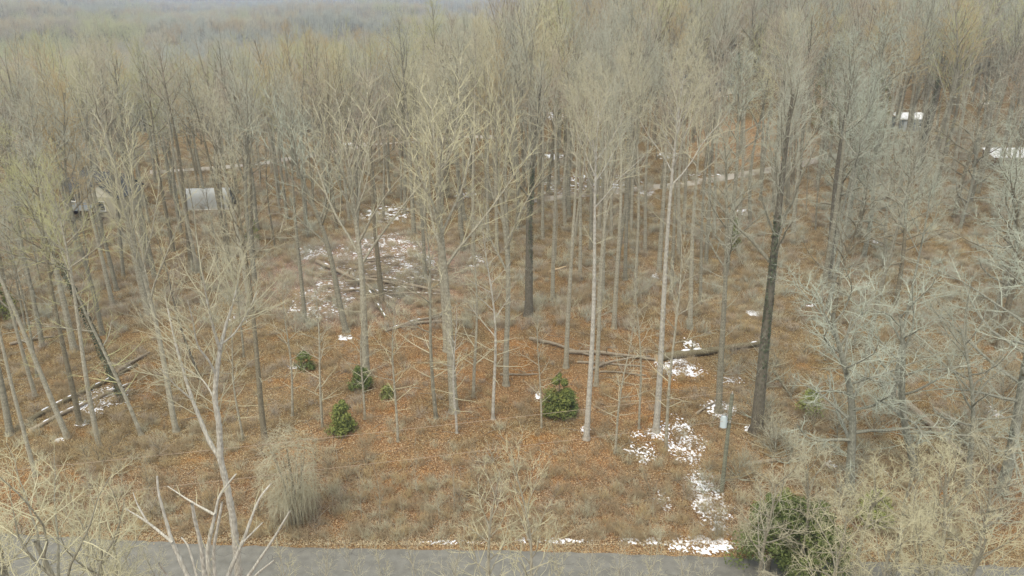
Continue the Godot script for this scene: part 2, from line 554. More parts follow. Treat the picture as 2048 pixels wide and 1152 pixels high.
func plant(called: String, kind: String, at: Vector3, h: float, fat: float, turn: float, lean: Vector2, bark_name: String, twig_name: String, label: String, category: String, group := "") -> Node3D:
	var t := thing(called, at, label, category, group)
	var s: float = h / NOMINAL[kind.rstrip("0123456789")]
	t.basis = Basis(Vector3(0, 0, 1), -lean.x) * Basis(Vector3(1, 0, 0), lean.y) * Basis(Vector3.UP, turn) * Basis.from_scale(Vector3(s * fat, s, s * fat))
	var m: Array = protos[kind]
	part("trunk", m[0], t, mats[bark_name])
	part("limbs", m[1], t, mats["grey_bark" if bark_name == "dark_bark" or bark_name == "mossy_bark" else bark_name])
	part("crown", m[2], t, mats["twig_" + twig_name])
	return t

# ivy leaves wrapped round a bole from y0 to y1, in the tree's own scale
func ivy_mesh(r: float, y0: float, y1: float, count: int) -> ArrayMesh:
	var b := Buf.new()
	for k in count:
		var y := lerpf(y0, y1, pow(rng.randf(), 1.2))
		var a := rng.randf() * TAU
		if noise.get_noise_3d(cos(a) * 0.8, y * 0.35, sin(a) * 0.8) < -0.12: continue
		var out := Vector3(cos(a), 0, sin(a))
		var p := out * (r * (1.0 - y / 34.0) + rng.randf_range(0.02, 0.16)) + Vector3(0, y, 0)
		leaf_card(b, p, (out + Vector3(rng.randf_range(-.5, .5), rng.randf_range(-.2, .8), rng.randf_range(-.5, .5))).normalized(), rng.randf_range(0.07, 0.13), Color(0.07, 0.085, 0.05).lerp(Color(0.16, 0.165, 0.11), rng.randf()))
	return b.mesh(mats["leaf"])

func leaf_card(b: Buf, p: Vector3, n: Vector3, s: float, col: Color, stretch := 1.0) -> void:
	var u := n.cross(Vector3(rng.randf_range(-1, 1), rng.randf_range(-1, 1), rng.randf_range(-1, 1))).normalized() * s
	var w := n.cross(u) * 0.55
	u *= stretch
	var f := b.v.size()
	for q in [p - u, p + w + n * s * 0.2, p + u, p - w + n * s * 0.2]:
		b.v.append(q)
		b.n.append(n)
		b.c.append(col)
	b.i.append_array(PackedInt32Array([f, f + 1, f + 2, f, f + 2, f + 3]))

# ---------------------------------------------------------------- trees seen singly
func hero_trees() -> void:
	# x, d, height, girth factor, kind, turn, lean, bark, twigs, name, label, group
	var table := [
		[-13.91, 68.24, 28.0, 1.35, "vase1", 0.00, -0.003, "pale_bark", "beige", "bare_tree", "tall pale tree with spreading crown, its foot beside a low evergreen shrub", ""],
		[-5.07, 61.29, 30.0, 1.35, "vase0", 2.40, -0.029, "pale_bark", "straw", "bare_tree", "thickest pale tree on the orange leaf floor, fan-shaped golden crown", ""],
		[-6.67, 73.55, 28.0, 1.13, "tall2", 4.80, -0.020, "pale_bark", "beige", "bare_tree", "pale tree close behind the thickest trunk on the leaf floor", ""],
		[-0.56, 66.29, 29.0, 1.00, "vase2", 0.91, -0.003, "pale_bark", "straw", "bare_tree", "straight pale tree with broad yellowish crown between the big trunk and round evergreen", ""],
		[1.84, 82.00, 28.0, 0.91, "stout0", 3.31, 0.015, "dark_bark", "grey", "ivy_clad_tree", "dark ivy-wrapped tree standing alone behind the leaf floor", ""],
		[5.26, 69.76, 28.0, 0.90, "tall3", 5.71, 0.011, "pale_bark", "beige", "bare_tree", "slim pale tree rising right behind the round evergreen shrub", ""],
		[6.17, 57.33, 28.0, 0.92, "tall3", 1.83, 0.014, "white_bark", "beige", "bare_tree", "whitish straight tree beside the round evergreen shrub", ""],
		[7.84, 66.29, 27.0, 0.81, "tall2", 4.23, 0.015, "pale_bark", "grey", "bare_tree", "slim grey tree rising in front of the thin end of the long fallen log", ""],
		[11.01, 78.84, 28.0, 1.00, "tall3", 0.34, -0.011, "pale_bark", "beige", "bare_tree", "slim straight tree beyond the long fallen log", ""],
		[12.11, 58.39, 30.0, 0.95, "tall3", 2.74, 0.002, "white_bark", "beige", "bare_tree", "smooth whitish tree with snow at its foot near the fallen log", ""],
		[12.50, 55.86, 20.0, 1.10, "slim0", 5.14, -0.022, "pale_bark", "beige", "bare_tree", "thin crooked pale tree just in front of the whitish snow-footed tree", ""],
		[18.72, 95.51, 27.0, 1.22, "tall2", 1.26, -0.017, "pale_bark", "grey", "bare_tree", "pale bole with a snow spot at its foot behind the fallen log", ""],
		[19.24, 78.96, 28.0, 1.00, "tall1", 3.66, -0.033, "pale_bark", "beige", "bare_tree", "pale tree with snow at its foot just behind the thick mossy log", ""],
		[18.07, 61.29, 24.0, 1.32, "tall0", 6.05, -0.060, "grey_bark", "grey", "bare_tree", "grey-brown tree standing in a ring of snow", ""],
		[20.57, 58.39, 31.0, 0.91, "stout0", 2.17, -0.023, "dark_bark", "grey", "ivy_clad_tree", "largest dark tree with ivy sheath at the thick end of the mossy log", ""],
		[25.39, 73.55, 27.0, 0.98, "tall2", 4.57, 0.002, "pale_bark", "grey", "bare_tree", "pale tree close behind the largest dark ivy-sheathed tree", ""],
		[27.26, 95.51, 27.0, 1.35, "tall0", 0.69, -0.007, "grey_bark", "lichen", "bare_tree", "greyish tree next to the thin green shrub behind the floor", ""],
		[-9.35, 56.59, 13.0, 1.35, "slim1", 3.08, 0.019, "pale_bark", "straw", "young_tree", "short pale young tree with drooping twigs on the leaf floor", ""],
		[-6.56, 60.30, 20.0, 1.35, "slim0", 5.48, -0.037, "grey_bark", "beige", "young_tree", "grey young tree next to the thickest pale trunk", ""],
		[-1.64, 60.30, 18.0, 1.31, "slim1", 1.60, 0.015, "white_bark", "beige", "young_tree", "thin whitish young tree with a swollen kinked foot", ""],
		[-4.60, 57.93, 12.0, 1.35, "slim2", 4.00, 0.013, "white_bark", "straw", "young_tree", "mottled white crooked young tree in front of the thickest trunk", ""],
		[-3.48, 63.89, 18.0, 1.35, "slim2", 0.11, 0.008, "pale_bark", "beige", "young_tree", "thin tree standing between the thickest trunk and the straight broad-crowned tree", ""],
		[2.51, 59.18, 12.0, 1.10, "slim0", 2.51, -0.024, "pale_bark", "beige", "young_tree", "thin pale straight stem rising from the orange leaf floor", "thin pale stems on the orange leaf floor"],
		[8.31, 55.43, 12.0, 1.35, "slim1", 4.91, 0.040, "pale_bark", "beige", "young_tree", "thin pale straight stem rising from the orange leaf floor", "thin pale stems on the orange leaf floor"],
		[10.75, 58.86, 15.0, 1.10, "slim2", 1.03, -0.064, "pale_bark", "beige", "young_tree", "thin pale straight stem rising from the orange leaf floor", "thin pale stems on the orange leaf floor"],
		[-12.64, 59.97, 12.0, 1.35, "slim1", 3.43, 0.040, "pale_bark", "beige", "young_tree", "thin pale straight stem rising from the orange leaf floor", "thin pale stems on the orange leaf floor"],
		[-16.04, 58.86, 14.0, 1.35, "slim2", 5.83, 0.026, "pale_bark", "beige", "young_tree", "thin pale straight stem rising from the orange leaf floor", "thin pale stems on the orange leaf floor"],
		[-19.08, 60.79, 13.0, 1.35, "slim0", 1.94, 0.053, "pale_bark", "beige", "young_tree", "thin pale straight stem rising from the orange leaf floor", "thin pale stems on the orange leaf floor"],
		[-22.25, 57.18, 12.0, 1.35, "slim2", 4.34, 0.018, "pale_bark", "straw", "young_tree", "thin pale straight stem rising from the orange leaf floor", "thin pale stems on the orange leaf floor"],
		[-20.34, 56.88, 24.0, 1.07, "tall1", 0.46, -0.003, "brown_bark", "beige", "bare_tree", "rough brown tree standing behind the dome of vines", ""],
		[-10.82, 92.92, 26.0, 0.99, "tall1", 2.86, 0.009, "grey_bark", "beige", "bare_tree", "grey tree at the edge of the snowy clearing and brush tangle", ""],
		[-15.20, 86.56, 26.0, 1.35, "tall0", 5.26, -0.030, "brown_bark", "pink", "bare_tree", "brown tree rising out of the brush tangle in the snowy clearing", ""],
		[-17.82, 78.33, 26.0, 1.35, "vase2", 1.37, -0.153, "grey_bark", "lichen", "bare_tree", "leaning grey tree with lichened crown on the near edge of the snowy clearing", ""],
		[-22.85, 80.92, 25.0, 1.03, "tall2", 3.77, 0.011, "grey_bark", "grey", "bare_tree", "grey tree on the chip-covered side of the snowy clearing", ""],
		[-33.23, 55.43, 24.0, 0.96, "tall1", 6.17, 0.006, "pale_bark", "olive", "bare_tree", "pale straight tree in front of the paired fallen logs", ""],
		[-28.26, 58.39, 27.0, 0.97, "vase0", 2.29, -0.025, "pale_bark", "straw", "bare_tree", "pale tree with broad crown rising behind the brushy bank and ochre leaves", ""],
		[-36.89, 59.49, 24.0, 1.01, "tall0", 4.68, 0.013, "brown_bark", "grey", "bare_tree", "brown tree crossing the paired logs, snow at its foot", ""],
		[-36.84, 57.33, 25.0, 0.95, "tall2", 0.80, -0.173, "pale_bark", "olive", "bare_tree", "pale leaning tree crossing the paired logs", ""],
		[-31.01, 57.93, 20.0, 1.30, "slim0", 3.20, -0.187, "pale_bark", "olive", "bare_tree", "thin leaning pale tree beside the ochre leaf patch", ""],
		[-36.43, 51.88, 24.0, 0.74, "tall3", 5.60, -0.008, "pale_bark", "straw", "bare_tree", "pale leaning tree on the bank in front of the paired logs", ""],
		[-34.96, 63.53, 22.0, 1.35, "tall1", 1.72, -0.235, "mossy_bark", "olive", "ivy_clad_tree", "dark mossy strongly leaning tree above the paired logs", ""],
		[-44.58, 73.55, 27.0, 1.27, "tall2", 4.11, 0.005, "pale_bark", "grey", "bare_tree", "large pale forking tree behind the paired fallen logs", ""],
		[-39.95, 80.92, 28.0, 1.35, "tall3", 0.23, -0.081, "pale_bark", "beige", "bare_tree", "large pale fan-crowned tree in front of the arched carport", ""],
		[-30.19, 85.09, 24.0, 1.24, "tall3", 2.63, -0.048, "pale_bark", "beige", "bare_tree", "pale fan-crowned tree between the carport and the snowy clearing", ""],
		[-29.46, 67.25, 15.0, 1.35, "slim0", 5.03, -0.159, "dark_bark", "straw", "bare_tree", "small dark forked tree behind the pale forked roadside tree", ""],
		[25.12, 49.99, 19.0, 1.35, "spread0", 1.14, -0.166, "lichen_bark", "lichen", "lichened_tree", "stout grey lichened tree with wide crooked crown near the single log", ""],
		[30.75, 51.54, 18.0, 1.35, "spread1", 3.54, -0.276, "lichen_bark", "lichen", "lichened_tree", "crooked lichened tree rising over the long diagonal log", ""],
		[33.85, 49.99, 17.0, 0.98, "spread2", 5.94, -0.163, "lichen_bark", "grey", "lichened_tree", "grey spreading tree between the two diagonal logs", ""],
		[36.34, 49.99, 22.0, 1.35, "spread1", 2.06, 0.013, "lichen_bark", "lichen", "lichened_tree", "thick pale lichened tree leaning outward past the diagonal logs", ""],
		[38.92, 92.08, 28.0, 0.89, "stout0", 4.46, -0.043, "dark_bark", "grey", "ivy_clad_tree", "dark ivy-wrapped trunk in the grey wood behind the thicket", ""],
		[75.55, 146.57, 28.0, 1.25, "stout0", 0.57, 0.063, "dark_bark", "grey", "ivy_clad_tree", "dark ivy-wrapped tree standing beside the grey shed", ""],
		[80.36, 143.20, 28.0, 1.35, "tall1", 2.97, 0.025, "pale_bark", "grey", "bare_tree", "pale tree between the grey shed and the white-roofed shelter", ""],
		[-5.11, 100.13, 30.0, 0.92, "tall3", 5.37, 0.010, "pale_bark", "beige", "bare_tree", "slim straight pale bole in the middle stand beyond the long fallen log", "slim boles beyond the fallen log"],
		[-3.49, 108.38, 29.0, 0.89, "tall2", 1.49, 0.006, "pale_bark", "straw", "bare_tree", "slim straight pale bole in the middle stand beyond the long fallen log", "slim boles beyond the fallen log"],
		[0.82, 114.14, 28.0, 0.97, "tall5", 3.89, -0.001, "grey_bark", "grey", "bare_tree", "slim straight pale bole in the middle stand beyond the long fallen log", "slim boles beyond the fallen log"],
		[4.74, 86.56, 27.0, 1.01, "tall3", 0.00, -0.010, "pale_bark", "pink", "bare_tree", "slim straight pale bole in the middle stand beyond the long fallen log", "slim boles beyond the fallen log"],
		[8.46, 92.92, 26.0, 0.99, "vase3", 2.40, -0.017, "pale_bark", "beige", "bare_tree", "slim straight pale bole in the middle stand beyond the long fallen log", "slim boles beyond the fallen log"],
		[10.85, 104.09, 25.0, 1.14, "tall3", 4.80, -0.020, "grey_bark", "straw", "bare_tree", "slim straight pale bole in the middle stand beyond the long fallen log", "slim boles beyond the fallen log"],
		[10.83, 88.85, 30.0, 0.93, "tall2", 0.92, -0.023, "pale_bark", "grey", "bare_tree", "slim straight pale bole in the middle stand beyond the long fallen log", "slim boles beyond the fallen log"],
		[14.09, 108.32, 29.0, 0.89, "tall5", 3.31, -0.025, "pale_bark", "pink", "bare_tree", "slim straight pale bole in the middle stand beyond the long fallen log", "slim boles beyond the fallen log"],
		[14.05, 92.92, 28.0, 0.92, "tall3", 5.71, -0.029, "grey_bark", "beige", "bare_tree", "slim straight pale bole in the middle stand beyond the long fallen log", "slim boles beyond the fallen log"],
		[17.24, 110.54, 27.0, 0.97, "vase3", 1.83, -0.030, "pale_bark", "straw", "bare_tree", "slim straight pale bole in the middle stand beyond the long fallen log", "slim boles beyond the fallen log"],
		[18.11, 103.07, 26.0, 1.09, "tall3", 4.23, -0.033, "pale_bark", "grey", "bare_tree", "slim straight pale bole in the middle stand beyond the long fallen log", "slim boles beyond the fallen log"],
		[18.59, 86.56, 25.0, 0.97, "tall2", 0.34, -0.041, "grey_bark", "pink", "bare_tree", "slim straight pale bole in the middle stand beyond the long fallen log", "slim boles beyond the fallen log"],
		[22.10, 100.12, 30.0, 0.92, "tall5", 2.74, -0.042, "pale_bark", "beige", "bare_tree", "slim straight pale bole in the middle stand beyond the long fallen log", "slim boles beyond the fallen log"],
		[24.91, 110.50, 29.0, 0.91, "tall3", 5.14, -0.043, "pale_bark", "straw", "bare_tree", "slim straight pale bole in the middle stand beyond the long fallen log", "slim boles beyond the fallen log"],
		[25.33, 98.23, 28.0, 0.97, "vase3", 1.26, -0.049, "grey_bark", "grey", "bare_tree", "slim straight pale bole in the middle stand beyond the long fallen log", "slim boles beyond the fallen log"],
		[28.73, 108.27, 27.0, 0.96, "tall3", 3.66, -0.050, "pale_bark", "pink", "bare_tree", "slim straight pale bole in the middle stand beyond the long fallen log", "slim boles beyond the fallen log"],
		[32.86, 110.45, 26.0, 1.15, "tall2", 6.06, -0.057, "pale_bark", "beige", "bare_tree", "slim straight pale bole in the middle stand beyond the long fallen log", "slim boles beyond the fallen log"],
		[35.72, 115.05, 25.0, 1.25, "tall5", 2.17, -0.059, "grey_bark", "straw", "bare_tree", "slim straight pale bole in the middle stand beyond the long fallen log", "slim boles beyond the fallen log"],
		[34.78, 100.11, 30.0, 0.92, "tall3", 4.57, -0.066, "pale_bark", "grey", "bare_tree", "slim straight pale bole in the middle stand beyond the long fallen log", "slim boles beyond the fallen log"],
		[39.88, 108.22, 29.0, 1.14, "vase3", 0.69, -0.070, "pale_bark", "pink", "bare_tree", "slim straight pale bole in the middle stand beyond the long fallen log", "slim boles beyond the fallen log"],
		[-7.54, 110.64, 28.0, 1.07, "tall3", 3.09, 0.013, "grey_bark", "beige", "bare_tree", "slim straight pale bole in the middle stand beyond the long fallen log", "slim boles beyond the fallen log"],
		[4.34, 108.36, 27.0, 0.96, "tall2", 5.49, -0.008, "pale_bark", "straw", "bare_tree", "slim straight pale bole in the middle stand beyond the long fallen log", "slim boles beyond the fallen log"],
		[7.97, 115.30, 26.0, 1.05, "tall5", 1.60, -0.013, "pale_bark", "grey", "bare_tree", "slim straight pale bole in the middle stand beyond the long fallen log", "slim boles beyond the fallen log"],
		[21.66, 85.09, 25.0, 0.84, "tall3", 4.00, -0.048, "grey_bark", "pink", "bare_tree", "slim straight pale bole in the middle stand beyond the long fallen log", "slim boles beyond the fallen log"],
		[14.17, 85.09, 30.0, 0.70, "vase3", 0.12, -0.031, "pale_bark", "beige", "bare_tree", "slim straight pale bole in the middle stand beyond the long fallen log", "slim boles beyond the fallen log"],
	]
	for a in table:
		var t := plant(a[9], a[4], on_ground(a[0], a[1]), a[2], a[3], a[5], Vector2(a[6], 0.0), a[7], a[8], a[10], "tree", a[11])
		if a[9] == "ivy_clad_tree":
			part("ivy", ivy_mesh(0.28, 0.2, 17.0, 2300), t)

# trees whose every stem is laid out: stems are lists of points with a radius at either end
func stem_tree(called: String, stems: Array, bark_name: String, twig_name: String, label: String, twig_from: float, p: Dictionary) -> void:
	var foot: Vector3 = stems[0][0][0]
	var t := thing(called, foot, label, "tree")
	var twigs := [Buf.new(), Buf.new()]
	for k in stems.size():
		var raw: Array = stems[k][0]
		var c := Curve3D.new()
		for j in raw.size():
			var prev: Vector3 = raw[maxi(j - 1, 0)]
			var next: Vector3 = raw[mini(j + 1, raw.size() - 1)]
			c.add_point(raw[j] - foot, (prev - next) * 0.16, (next - prev) * 0.16)
		c.bake_interval = 0.35
		var line := c.get_baked_points()
		var rad := PackedFloat32Array()
		for j in line.size():
			rad.append(lerpf(stems[k][1], stems[k][2], float(j) / (line.size() - 1)) * (1.0 + 0.10 * sin(j * 1.7 + k)))
		var b := Buf.new()
		tube(b, line, rad, 8)
		part("trunk" if k == 0 else "limb", b.mesh(mats[bark_name]), t)
		if k == 0: continue
		for j in stems[k][3]:
			var f := lerpf(twig_from, 0.98, rng.randf())
			var s := int(f * (line.size() - 2))
			var dir := (line[s + 1] - line[s]).normalized()
			grow(twigs, 2, line[s], tilt(dir, rng.randf_range(0.4, 0.9), rng.randf() * TAU), p.twig_len * rng.randf_range(0.5, 1.3), p.twig_r, p)
	if twigs[1].v.size():
		part("crown", twigs[1].mesh(mats["twig_" + twig_name]), t)

func shaped_trees() -> void:
	var p := {"wiggle": 0.16, "lift": 0.05, "levels": 4, "kids": [0, 0, 0, 7, 4], "bare": 0.15, "spread": 0.6, "ratio": 0.5, "thin": [0.3, 0.1, 0.03, 0.013, 0.007], "twig_len": 2.6, "twig_r": 0.024}
	var snag := params(p, {"levels": 2, "twig_len": 0.7, "twig_r": 0.018, "wiggle": 0.3})
	stem_tree("dead_snag", [
		[[Vector3(-12.07, -0.3, -25.00), Vector3(-11.97, 6.0, -25.00), Vector3(-12.07, 10.23, -25.00)], 0.22, 0.12, 0],
		[[Vector3(-12.07, 10.23, -25.00), Vector3(-12.35, 12.39, -25.13), Vector3(-12.74, 13.45, -25.27), Vector3(-13.16, 14.94, -25.40), Vector3(-13.32, 15.77, -25.53), Vector3(-13.49, 16.93, -25.67), Vector3(-13.50, 17.69, -25.80)], 0.145, 0.036, 3],
		[[Vector3(-13.11, 15.02, -25.30), Vector3(-14.20, 15.57, -25.80), Vector3(-15.26, 15.86, -26.30)], 0.065, 0.022, 2],
		[[Vector3(-14.04, 15.80, -25.50), Vector3(-14.43, 16.42, -25.75), Vector3(-14.65, 16.81, -26.00)], 0.043, 0.017, 1],
		[[Vector3(-12.07, 10.23, -25.00), Vector3(-11.72, 12.65, -24.84), Vector3(-11.78, 13.95, -24.68), Vector3(-11.66, 15.52, -24.52), Vector3(-11.65, 16.76, -24.36), Vector3(-11.58, 17.58, -24.20)], 0.131, 0.058, 4],
		[[Vector3(-12.07, 10.23, -25.00), Vector3(-11.86, 12.42, -25.10), Vector3(-11.83, 13.50, -25.20), Vector3(-11.79, 14.67, -25.30), Vector3(-11.35, 16.21, -25.40), Vector3(-11.08, 17.05, -25.50), Vector3(-10.40, 17.92, -25.60)], 0.145, 0.029, 10],
		[[Vector3(-11.30, 16.29, -25.30), Vector3(-12.45, 16.49, -25.90), Vector3(-13.53, 16.76, -26.50)], 0.051, 0.017, 3],
		[[Vector3(-12.07, 10.23, -25.00), Vector3(-11.57, 12.36, -25.17), Vector3(-11.20, 13.39, -25.33), Vector3(-10.44, 14.98, -25.50), Vector3(-10.02, 16.02, -25.67), Vector3(-9.70, 16.70, -25.83), Vector3(-9.27, 17.22, -26.00)], 0.131, 0.029, 6],
		[[Vector3(-10.45, 14.94, -25.40), Vector3(-9.76, 15.49, -25.90)], 0.051, 0.020, 1],
		[[Vector3(-12.07, 10.23, -25.00), Vector3(-10.90, 12.73, -24.75), Vector3(-10.04, 14.10, -24.50), Vector3(-8.85, 15.96, -24.25), Vector3(-8.00, 17.42, -24.00)], 0.102, 0.032, 1],
		[[Vector3(-12.07, 10.23, -25.00), Vector3(-10.45, 13.23, -24.47), Vector3(-9.56, 14.59, -23.93), Vector3(-8.56, 15.75, -23.40)], 0.087, 0.029, 2],
		[[Vector3(-12.07, 10.23, -25.00), Vector3(-12.64, 13.11, -24.60), Vector3(-12.96, 14.36, -24.20), Vector3(-12.97, 15.29, -23.80)], 0.087, 0.036, 0],
		[[Vector3(-12.07, 10.23, -25.00), Vector3(-11.58, 13.09, -24.90), Vector3(-11.33, 15.07, -24.80), Vector3(-10.98, 16.29, -24.70), Vector3(-10.66, 17.36, -24.60)], 0.102, 0.043, 5],
		[[Vector3(-12.07, 10.23, -25.00), Vector3(-12.33, 12.80, -25.23), Vector3(-12.51, 13.83, -25.45), Vector3(-12.74, 14.60, -25.68), Vector3(-13.05, 14.78, -25.90)], 0.087, 0.029, 3]],
		"white_bark", "straw", "bleached broken-topped dead tree reaching up in front of the road", 0.2, snag)
	stem_tree("forked_tree", [
		[[Vector3(-14.40, -0.3, -34.50), Vector3(-14.70, 4.64, -34.50), Vector3(-14.62, 6.17, -34.50), Vector3(-14.52, 8.95, -34.50), Vector3(-14.57, 11.08, -34.50), Vector3(-14.70, 12.83, -34.50)], 0.25, 0.15, 0],
		[[Vector3(-14.70, 12.83, -34.50), Vector3(-15.19, 13.69, -34.71), Vector3(-15.53, 14.57, -34.93), Vector3(-15.92, 15.86, -35.14), Vector3(-16.19, 16.87, -35.36), Vector3(-16.50, 18.68, -35.57), Vector3(-16.70, 20.18, -35.79), Vector3(-16.84, 21.14, -36.00)], 0.120, 0.030, 16],
		[[Vector3(-14.70, 12.83, -34.50), Vector3(-14.52, 14.82, -34.50), Vector3(-14.53, 16.21, -34.50), Vector3(-14.29, 17.52, -34.50), Vector3(-13.94, 18.91, -34.50)], 0.160, 0.100, 8],
		[[Vector3(-13.94, 18.91, -34.50), Vector3(-13.62, 20.06, -34.83), Vector3(-13.13, 21.46, -35.17), Vector3(-12.88, 22.85, -35.50)], 0.090, 0.020, 16],
		[[Vector3(-13.94, 18.91, -34.50), Vector3(-13.99, 20.35, -34.17), Vector3(-13.95, 21.98, -33.83), Vector3(-13.83, 23.18, -33.50)], 0.080, 0.020, 16],
		[[Vector3(-14.29, 17.52, -34.50), Vector3(-14.39, 18.51, -34.12), Vector3(-14.65, 19.51, -33.75), Vector3(-14.54, 20.93, -33.38), Vector3(-14.47, 22.06, -33.00)], 0.060, 0.020, 12],
		[[Vector3(-13.91, 19.17, -34.50), Vector3(-13.21, 19.70, -34.77), Vector3(-12.44, 20.88, -35.03), Vector3(-12.08, 21.67, -35.30)], 0.050, 0.015, 12],
		[[Vector3(-15.63, 16.21, -34.50), Vector3(-16.28, 17.38, -34.10), Vector3(-16.56, 18.37, -33.70)], 0.050, 0.015, 8],
		[[Vector3(-14.53, 16.21, -34.50), Vector3(-15.30, 16.95, -35.20), Vector3(-16.51, 17.29, -35.90)], 0.050, 0.015, 8]],
		"white_bark", "beige", "pale mottled tree forking low above the grey road", 0.25, p)

func filler_trees() -> void:
	var r := RandomNumberGenerator.new()
	r.seed = 99
	var open := [Rect2(370, 350, 95, 65), Rect2(125, 350, 150, 95), Rect2(1325, 145, 160, 55), Rect2(1790, 205, 55, 60), Rect2(1965, 300, 83, 30), Rect2(600, 280, 210, 40), Rect2(1390, 235, 170, 70), Rect2(640, 420, 240, 180)]
	var placed := []
	for a in [Vector2(-13.9, 68.2), Vector2(-5.1, 61.3), Vector2(-6.7, 73.6), Vector2(-0.6, 66.3), Vector2(1.8, 82.0), Vector2(5.3, 69.8), Vector2(6.2, 57.3), Vector2(7.8, 66.3), Vector2(11.0, 78.8), Vector2(12.1, 58.4), Vector2(12.5, 55.9), Vector2(18.7, 95.5), Vector2(19.2, 79.0), Vector2(18.1, 61.3), Vector2(20.6, 58.4), Vector2(25.4, 73.6), Vector2(27.3, 95.5), Vector2(-9.3, 56.6), Vector2(-6.6, 60.3), Vector2(-1.6, 60.3), Vector2(-4.6, 57.9), Vector2(-3.5, 63.9), Vector2(2.5, 59.2), Vector2(8.3, 55.4), Vector2(10.8, 58.9), Vector2(-12.6, 60.0), Vector2(-16.0, 58.9), Vector2(-19.1, 60.8), Vector2(-22.2, 57.2), Vector2(-20.3, 56.9), Vector2(-10.8, 92.9), Vector2(-15.2, 86.6), Vector2(-17.8, 78.3), Vector2(-22.8, 80.9), Vector2(-33.2, 55.4), Vector2(-28.3, 58.4), Vector2(-36.9, 59.5), Vector2(-36.8, 57.3), Vector2(-31.0, 57.9), Vector2(-36.4, 51.9), Vector2(-35.0, 63.5), Vector2(-44.6, 73.6), Vector2(-40.0, 80.9), Vector2(-30.2, 85.1), Vector2(-29.5, 67.2), Vector2(25.1, 50.0), Vector2(30.8, 51.5), Vector2(33.9, 50.0), Vector2(36.3, 50.0), Vector2(38.9, 92.1), Vector2(75.5, 146.6), Vector2(80.4, 143.2), Vector2(-5.1, 100.1), Vector2(-3.5, 108.4), Vector2(0.8, 114.1), Vector2(4.7, 86.6), Vector2(8.5, 92.9), Vector2(10.9, 104.1), Vector2(10.8, 88.9), Vector2(14.1, 108.3), Vector2(14.1, 92.9), Vector2(17.2, 110.5), Vector2(18.1, 103.1), Vector2(18.6, 86.6), Vector2(22.1, 100.1), Vector2(24.9, 110.5), Vector2(25.3, 98.2), Vector2(28.7, 108.3), Vector2(32.9, 110.4), Vector2(35.7, 115.0), Vector2(34.8, 100.1), Vector2(39.9, 108.2), Vector2(-7.5, 110.6), Vector2(4.3, 108.4), Vector2(8.0, 115.3), Vector2(21.7, 85.1), Vector2(14.2, 85.1)]: placed.append(a)
	var made := 0
	var tries := 0
	var tints_far := ["olive", "beige", "grey", "pink", "rust", "straw", "grey"]
	var rest := []
	while tries < 34000:
		tries += 1
		var d := lerpf(57.0, 250.0, pow(r.randf(), 0.8))
		var x := r.randf_range(-0.75, 0.75) * d
		var u := x / d
		# the open leaf floor in front keeps only the trees placed singly
		if d < 80.0 and u > -0.37 and u < 0.26: continue
		if d < 96.0 and u > -0.26 and u < 0.10: continue
		var gap := 3.8 if d < 96.0 else 4.5 if d < 155.0 else 5.2
		if d > 80.0 and d < 120.0 and u > 0.05 and u < 0.30: gap = 4.2
		var ok := true
		for q in placed:
			if absf(q.x - x) < gap and absf(q.y - d) < gap and Vector2(q.x - x, q.y - d).length() < gap:
				ok = false
				break
		if not ok: continue
		if Vector2((x - field.x) / 15.0, (d - field.y) / 20.0).length() < 1.0 and r.randf() < 0.9: continue
		if Vector2((x - clearing.x) / 13.0, (d - clearing.y) / 12.0).length() < 1.0: continue
		var h := r.randf_range(21.0, 31.0) + 2.5 * noise.get_noise_2d(x / 40.0, d / 40.0 + 70.0)
		if u < -0.15: h -= 3.0 + 6.0 * smoothstep(-0.15, -0.45, u) * smoothstep(120.0, 220.0, d)
		if u > -0.02: h += 3.5 + 1.5 * smoothstep(140.0, 200.0, d)
		var top := project(on_ground(x, d, h))
		var mid := project(on_ground(x, d, h * (0.2 if u > 0.26 and d < 120.0 else 0.5)))
		var wide := (6.0 if u > 0.26 and d < 120.0 else 4.6) * 1590.0 / (d + 10.0)
		var crown := Rect2(mid.x - wide, top.y, wide * 2.0, mid.y - top.y)
		var blocked := false
		if d > 120.0 and crown.intersects(Rect2(1600, 195, 180, 120)) and r.randf() < 0.8: continue
		for o in open:
			if crown.intersects(o) and project(on_ground(x, d)).y > o.position.y + o.size.y * 0.8 and r.randf() < 0.985:
				blocked = true
				break
		if blocked: continue
		placed.append(Vector2(x, d))
		rest.append([x, d, h])
	rest.sort_custom(func(a, b): return a[1] < b[1])
	var far := {}
	for a in rest:
		var x: float = a[0]
		var d: float = a[1]
		var h: float = a[2]
		var u := x / d
		var where := noise.get_noise_2d(x / 18.0 + 500.0, d / 18.0)
		var tint: String = tints_far[clampi(int((where * 1.1 + 0.5 + r.randf_range(-0.2, 0.2)) * 7.0), 0, 6)]
		if u < -0.1 and d > 120.0 and r.randf() < 0.5: tint = ["olive", "olive", "straw", "rust"][r.randi() % 4]
		if u > 0.25 and r.randf() < 0.5: tint = ["grey", "lichen", "pink"][r.randi() % 3]
		var kind: String = (["tall0", "tall1", "tall2", "tall4", "vase0", "vase1", "vase2", "vase3", "tall5", "slim0"] if d > 115.0 else ["tall0", "tall1", "tall2", "tall3", "tall5", "vase3", "vase0", "slim1", "slim2", "tall4"])[r.randi() % 10]
		var bark_name: String = ["pale_bark", "grey_bark", "brown_bark", "grey_bark"][r.randi() % 4]
		var label := "behind the open leaf floor"
		var thicket := false
		var group := "bare trees behind the open leaf floor"
